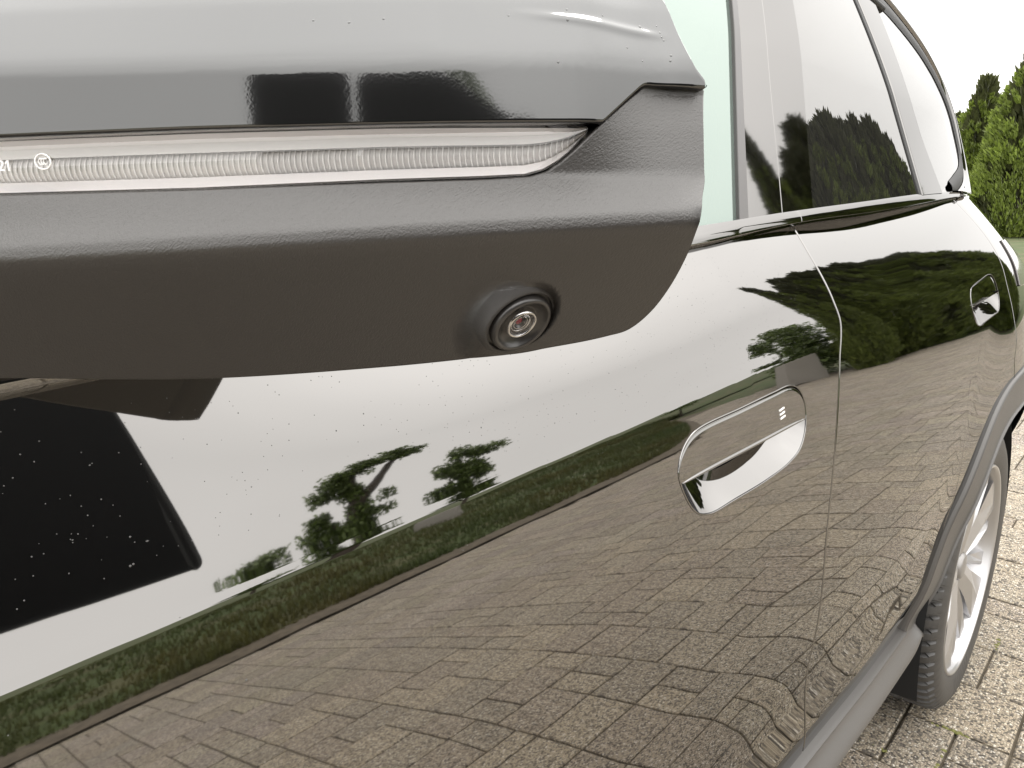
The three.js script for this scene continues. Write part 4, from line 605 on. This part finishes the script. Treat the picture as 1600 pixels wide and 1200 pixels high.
{
  let x, z; const T = (name, label, x, z, k, limbs, pads) => broadTree(name, label, x, z, limbs.map(([p, r]) => [p.map(v => v.map(c => c * k)), r.map(c => c * k * 0.72)]), pads.map(p => [...p.slice(0, 6).map(c => c * k), p[6]]));
  const facing = (t, deg) => { t.rotation.y = deg * Math.PI / 180; };
  const flat = list => list.map(([px, py, rx, ry, n]) => [px, py, 0, rx, ry, rx * 0.8, n]);
  [x, z] = polar(26, 15); facing(T('windswept_tree', 'wind-bent tree with a thick trunk and one bare arm, mirrored in the front door', x, z, 1.0, [[[[-0.3, -0.1, 0], [-0.1, 0.8, 0], [0.12, 1.5, 0], [0.39, 2.16, 0]], [0.52, 0.42, 0.33, 0.24]], [[[0.36, 2.05, 0], [0.66, 2.3, 0], [0.96, 2.49, 0.05], [1.28, 2.8, 0.05], [1.57, 3.05, 0], [2.03, 3.27, 0]], [0.20, 0.15, 0.13, 0.11, 0.08, 0.03]], [[[0.38, 2.1, 0], [0.36, 2.45, 0], [0.46, 2.75, 0], [0.7, 3.05, 0]], [0.24, 0.20, 0.15, 0.05]], [[[0.4, 2.6, 0], [0.05, 2.72, 0], [-0.28, 2.55, 0]], [0.12, 0.07, 0.03]], [[[0.1, 1.6, 0], [-0.3, 1.85, 0], [-0.62, 2.02, 0]], [0.1, 0.05, 0.02]], [[[-0.2, 0.8, 0], [-0.8, 0.95, 0], [-1.5, 0.95, 0], [-2.2, 0.88, 0]], [0.14, 0.1, 0.07, 0.02]]],
    flat([[0.96, 3.16, 0.5, 0.15, 700], [0.43, 2.95, 0.45, 0.17, 620], [0.08, 2.72, 0.3, 0.14, 340], [-0.25, 2.54, 0.26, 0.12, 280], [1.58, 3.36, 0.26, 0.10, 260], [1.72, 3.12, 0.3, 0.13, 340], [2.0, 3.26, 0.16, 0.05, 80], [-0.57, 2.05, 0.24, 0.09, 220], [-0.83, 1.79, 0.1, 0.05, 60], [-0.62, 1.58, 0.26, 0.10, 240], [-0.42, 1.78, 0.2, 0.10, 150], [0.1, 1.5, 0.42, 0.32, 1500], [0.42, 1.86, 0.22, 0.30, 620], [-0.45, 1.15, 0.45, 0.26, 1000], [0.38, 2.45, 0.24, 0.2, 420], [-1.3, 0.98, 0.5, 0.17, 620], [-1.95, 0.92, 0.34, 0.09, 240], [1.07, 2.1, 0.11, 0.05, 60], [0.92, 1.77, 0.13, 0.045, 60]])), 26);
  [x, z] = polar(36, 15); facing(T('bush', 'leafy bush with feathery tips, mirrored right of the wind-bent tree', x, z, 1.0, [[[[0, -0.1, 0], [0.05, 0.9, 0], [0.3, 1.8, 0], [0.66, 2.25, 0]], [0.12, 0.09, 0.06, 0.02]], [[[0.05, 0.8, 0], [-0.2, 1.5, 0], [-0.1, 2.0, 0]], [0.08, 0.05, 0.02]]], flat([[0.24, 2.38, 0.17, 0.13, 200], [0.66, 2.28, 0.19, 0.14, 240], [1.05, 2.22, 0.24, 0.06, 140], [-0.15, 2.04, 0.28, 0.14, 330], [0.28, 1.85, 0.42, 0.25, 900], [-0.47, 1.5, 0.24, 0.10, 200], [0.58, 1.66, 0.2, 0.13, 260], [-0.44, 1.2, 0.2, 0.08, 140], [0.05, 1.38, 0.34, 0.22, 520]])), 36);
  [x, z] = polar(18, 15); facing(T('bush', 'low spreading bush, leftmost of those mirrored in the front door', x, z, 1.0, [[[[0, -0.1, 0], [0.05, 0.8, 0], [0.3, 1.6, 0]], [0.1, 0.07, 0.02]]], flat([[-0.36, 1.38, 0.34, 0.10, 320], [0.21, 1.64, 0.3, 0.13, 380], [0.62, 1.76, 0.15, 0.05, 80], [-0.38, 1.6, 0.12, 0.05, 60], [-0.05, 1.36, 0.4, 0.13, 480], [0.1, 1.0, 0.4, 0.2, 420]])), 18);
  [x, z] = polar(56, 19); T('bush', 'small bush on the skyline mirrored just above the front door handle', x, z, 1.0, [[[[0, -0.1, 0], [0, 0.6, 0]], [0.07, 0.02]]], [[0, 0.65, 0, 0.7, 0.4, 0.6, 620], [0.5, 0.8, -0.3, 0.4, 0.2, 0.3, 220]]);
  [x, z] = polar(66.8, 17); T('windswept_tree', 'loose broad-leaved tree mirrored beside the gap of the doors', x, z, 0.95, [[[[0, -0.1, 0], [0, 1.2, 0], [0.2, 2.2, -0.1]], [0.16, 0.1, 0.04]], [[[0, 1, 0], [-0.6, 1.9, 0.2]], [0.08, 0.03]]], [[0.1, 2.3, 0, 0.8, 0.35, 0.6, 760], [-0.7, 1.9, 0.3, 0.5, 0.3, 0.4, 420], [0.4, 1.5, -0.2, 0.7, 0.5, 0.5, 700], [-0.1, 0.8, 0, 0.8, 0.55, 0.6, 760], [0.9, 1.0, -0.4, 0.7, 0.6, 0.6, 760]]);
  [x, z] = polar(68.4, 15.5); T('windswept_tree', 'bushy broad-leaved tree mirrored at the foot of the hedge', x, z, 0.8, [[[[0, -0.1, 0], [0, 1.2, 0], [0.2, 2.2, -0.1]], [0.16, 0.1, 0.04]]], [[0.1, 2.4, 0, 0.9, 0.5, 0.8, 900], [0, 1.5, 0, 1.0, 0.7, 0.9, 1100], [0, 0.7, 0, 1.1, 0.6, 0.9, 1000]]);
  [x, z] = polar(-40, 15); T('windswept_tree', 'dark forked tree mirrored in the mirror cap', x, z, 1.25, [[[[0, -0.1, 0], [0.1, 1.3, 0], [0, 2.4, 0]], [0.4, 0.3, 0.22]], [[[0, 1.9, 0], [0.9, 2.6, 0.3], [1.6, 2.9, 0.4]], [0.22, 0.12, 0.04]], [[[0, 1.8, 0], [-0.8, 2.7, 0], [-1.0, 3.4, 0]], [0.22, 0.12, 0.04]]], [[0.9, 3.1, 0.3, 1.0, 0.3, 0.6, 700], [-0.8, 3.4, 0, 0.9, 0.35, 0.6, 700], [0.1, 3.6, 0, 0.8, 0.3, 0.6, 500], [1.7, 2.9, 0.4, 0.5, 0.3, 0.4, 300]]);
}
{
  // grey blocks standing in the grass
  const rough = (w, h, d, s) => { const g = new THREE.BoxGeometry(w, h, d, 5, 4, 4), p = g.attributes.position; for (let i = 0; i < p.count; i++) { const x = p.getX(i), y = p.getY(i), zz = p.getZ(i), k = 0.12 * (noise3(x * 4 + s, y * 4, zz * 4) - 0.5); p.setXYZ(i, x * (1 - 0.18 * (y / h + 0.5)) + k * w, y + k * h, zz * (1 - 0.18 * (y / h + 0.5)) + k * d); } g.computeVertexNormals(); return g.translate(0, h / 2, 0); };
  const stone = (label, deg, d, w, h, k) => { const [x, z] = polar(deg, d); const m = shade(new THREE.Mesh(rough(w, h, w * 0.7, k), M.stone)); m.name = numbered('stone_block'); m.position.set(x, 0, z); m.rotation.y = 0.7; scene.add(m); tag(m, label, 'stone'); };
  stone('pale grey stone block in the grass, mirrored under the bush', 34.5, 10.2, 0.75, 0.42, 2);
  stone('grey tapered stone by the grass edge, mirrored above the front door handle', 67.4, 14.0, 0.8, 0.85, 6);
}
// ---------- the phone that takes the picture: a black folio case held open round the lens, mirrored in the door and the mirror cap ----------
{
  const ph = thing('phone', 'phone in an open black leather folio case, mirrored as a black shape with a rim', 'phone', [0, EYE, 0]);
  const rx = Math.sin(AIM), rz = Math.cos(AIM), fx = Math.cos(AIM), fz = -Math.sin(AIM);
  const leaf = (u0, f0, u1, f1, v0, v1, thick, lean = 0, lift = 0) => {      // a rounded slab from (u0, f0) to (u1, f1), f pointing ahead of the lens
    const w = Math.hypot(u1 - u0, f1 - f0), r = 0.009, s = new THREE.Shape(); s.moveTo(r, 0); s.lineTo(w - r, 0); s.quadraticCurveTo(w, 0, w, r); const h = v1 - v0; s.lineTo(w, h - r); s.quadraticCurveTo(w, h, w - r, h); s.lineTo(r, h); s.quadraticCurveTo(0, h, 0, h - r); s.lineTo(0, r); s.quadraticCurveTo(0, 0, r, 0);
    const g = new THREE.ExtrudeGeometry(s, { depth: thick, bevelEnabled: true, bevelSize: 0.0012, bevelThickness: 0.0012, bevelSegments: 2, curveSegments: 8 });
    g.applyMatrix4(new THREE.Matrix4().set(1, -lean, 0, 0, 0, 1, 0, 0, 0, 0, 1, 0, 0, 0, 0, 1)).translate(lean * h * 0.6, 0, 0);
    const X = new THREE.Vector3((u1 - u0) / w * rx + (f1 - f0) / w * fx, 0, (u1 - u0) / w * rz + (f1 - f0) / w * fz), Y = new THREE.Vector3(0, 1, 0), Z = new THREE.Vector3().crossVectors(X, Y);
    return g.applyMatrix4(new THREE.Matrix4().makeBasis(X, Y, Z)).translate(rx * u0 + fx * (f0 + lift), v0, rz * u0 + fz * (f0 + lift));
  };
  part('phone_body', leaf(-0.086, -0.016, 0.060, -0.016, -0.120, 0.075, 0.008), M.leather, ph);
  part('case_flap', leaf(-0.152, -0.010, -0.092, -0.016, -0.118, 0.078, 0.003), M.leather, ph);
  part('case_flap', leaf(0.010, -0.052, 0.176, 0.082, -0.118, 0.056, 0.003, 0.16), M.leather, ph);
  part('case_hinge', leaf(0.059, -0.018, 0.067, -0.012, -0.118, 0.064, 0.0022), M.leatherEdge, ph);
  part('case_rim', leaf(0.1685, 0.0757, 0.1780, 0.0837, -0.1192, 0.0572, 0.0036, 0.16), M.leatherEdge, ph);
}
renderer.render(scene, camera);
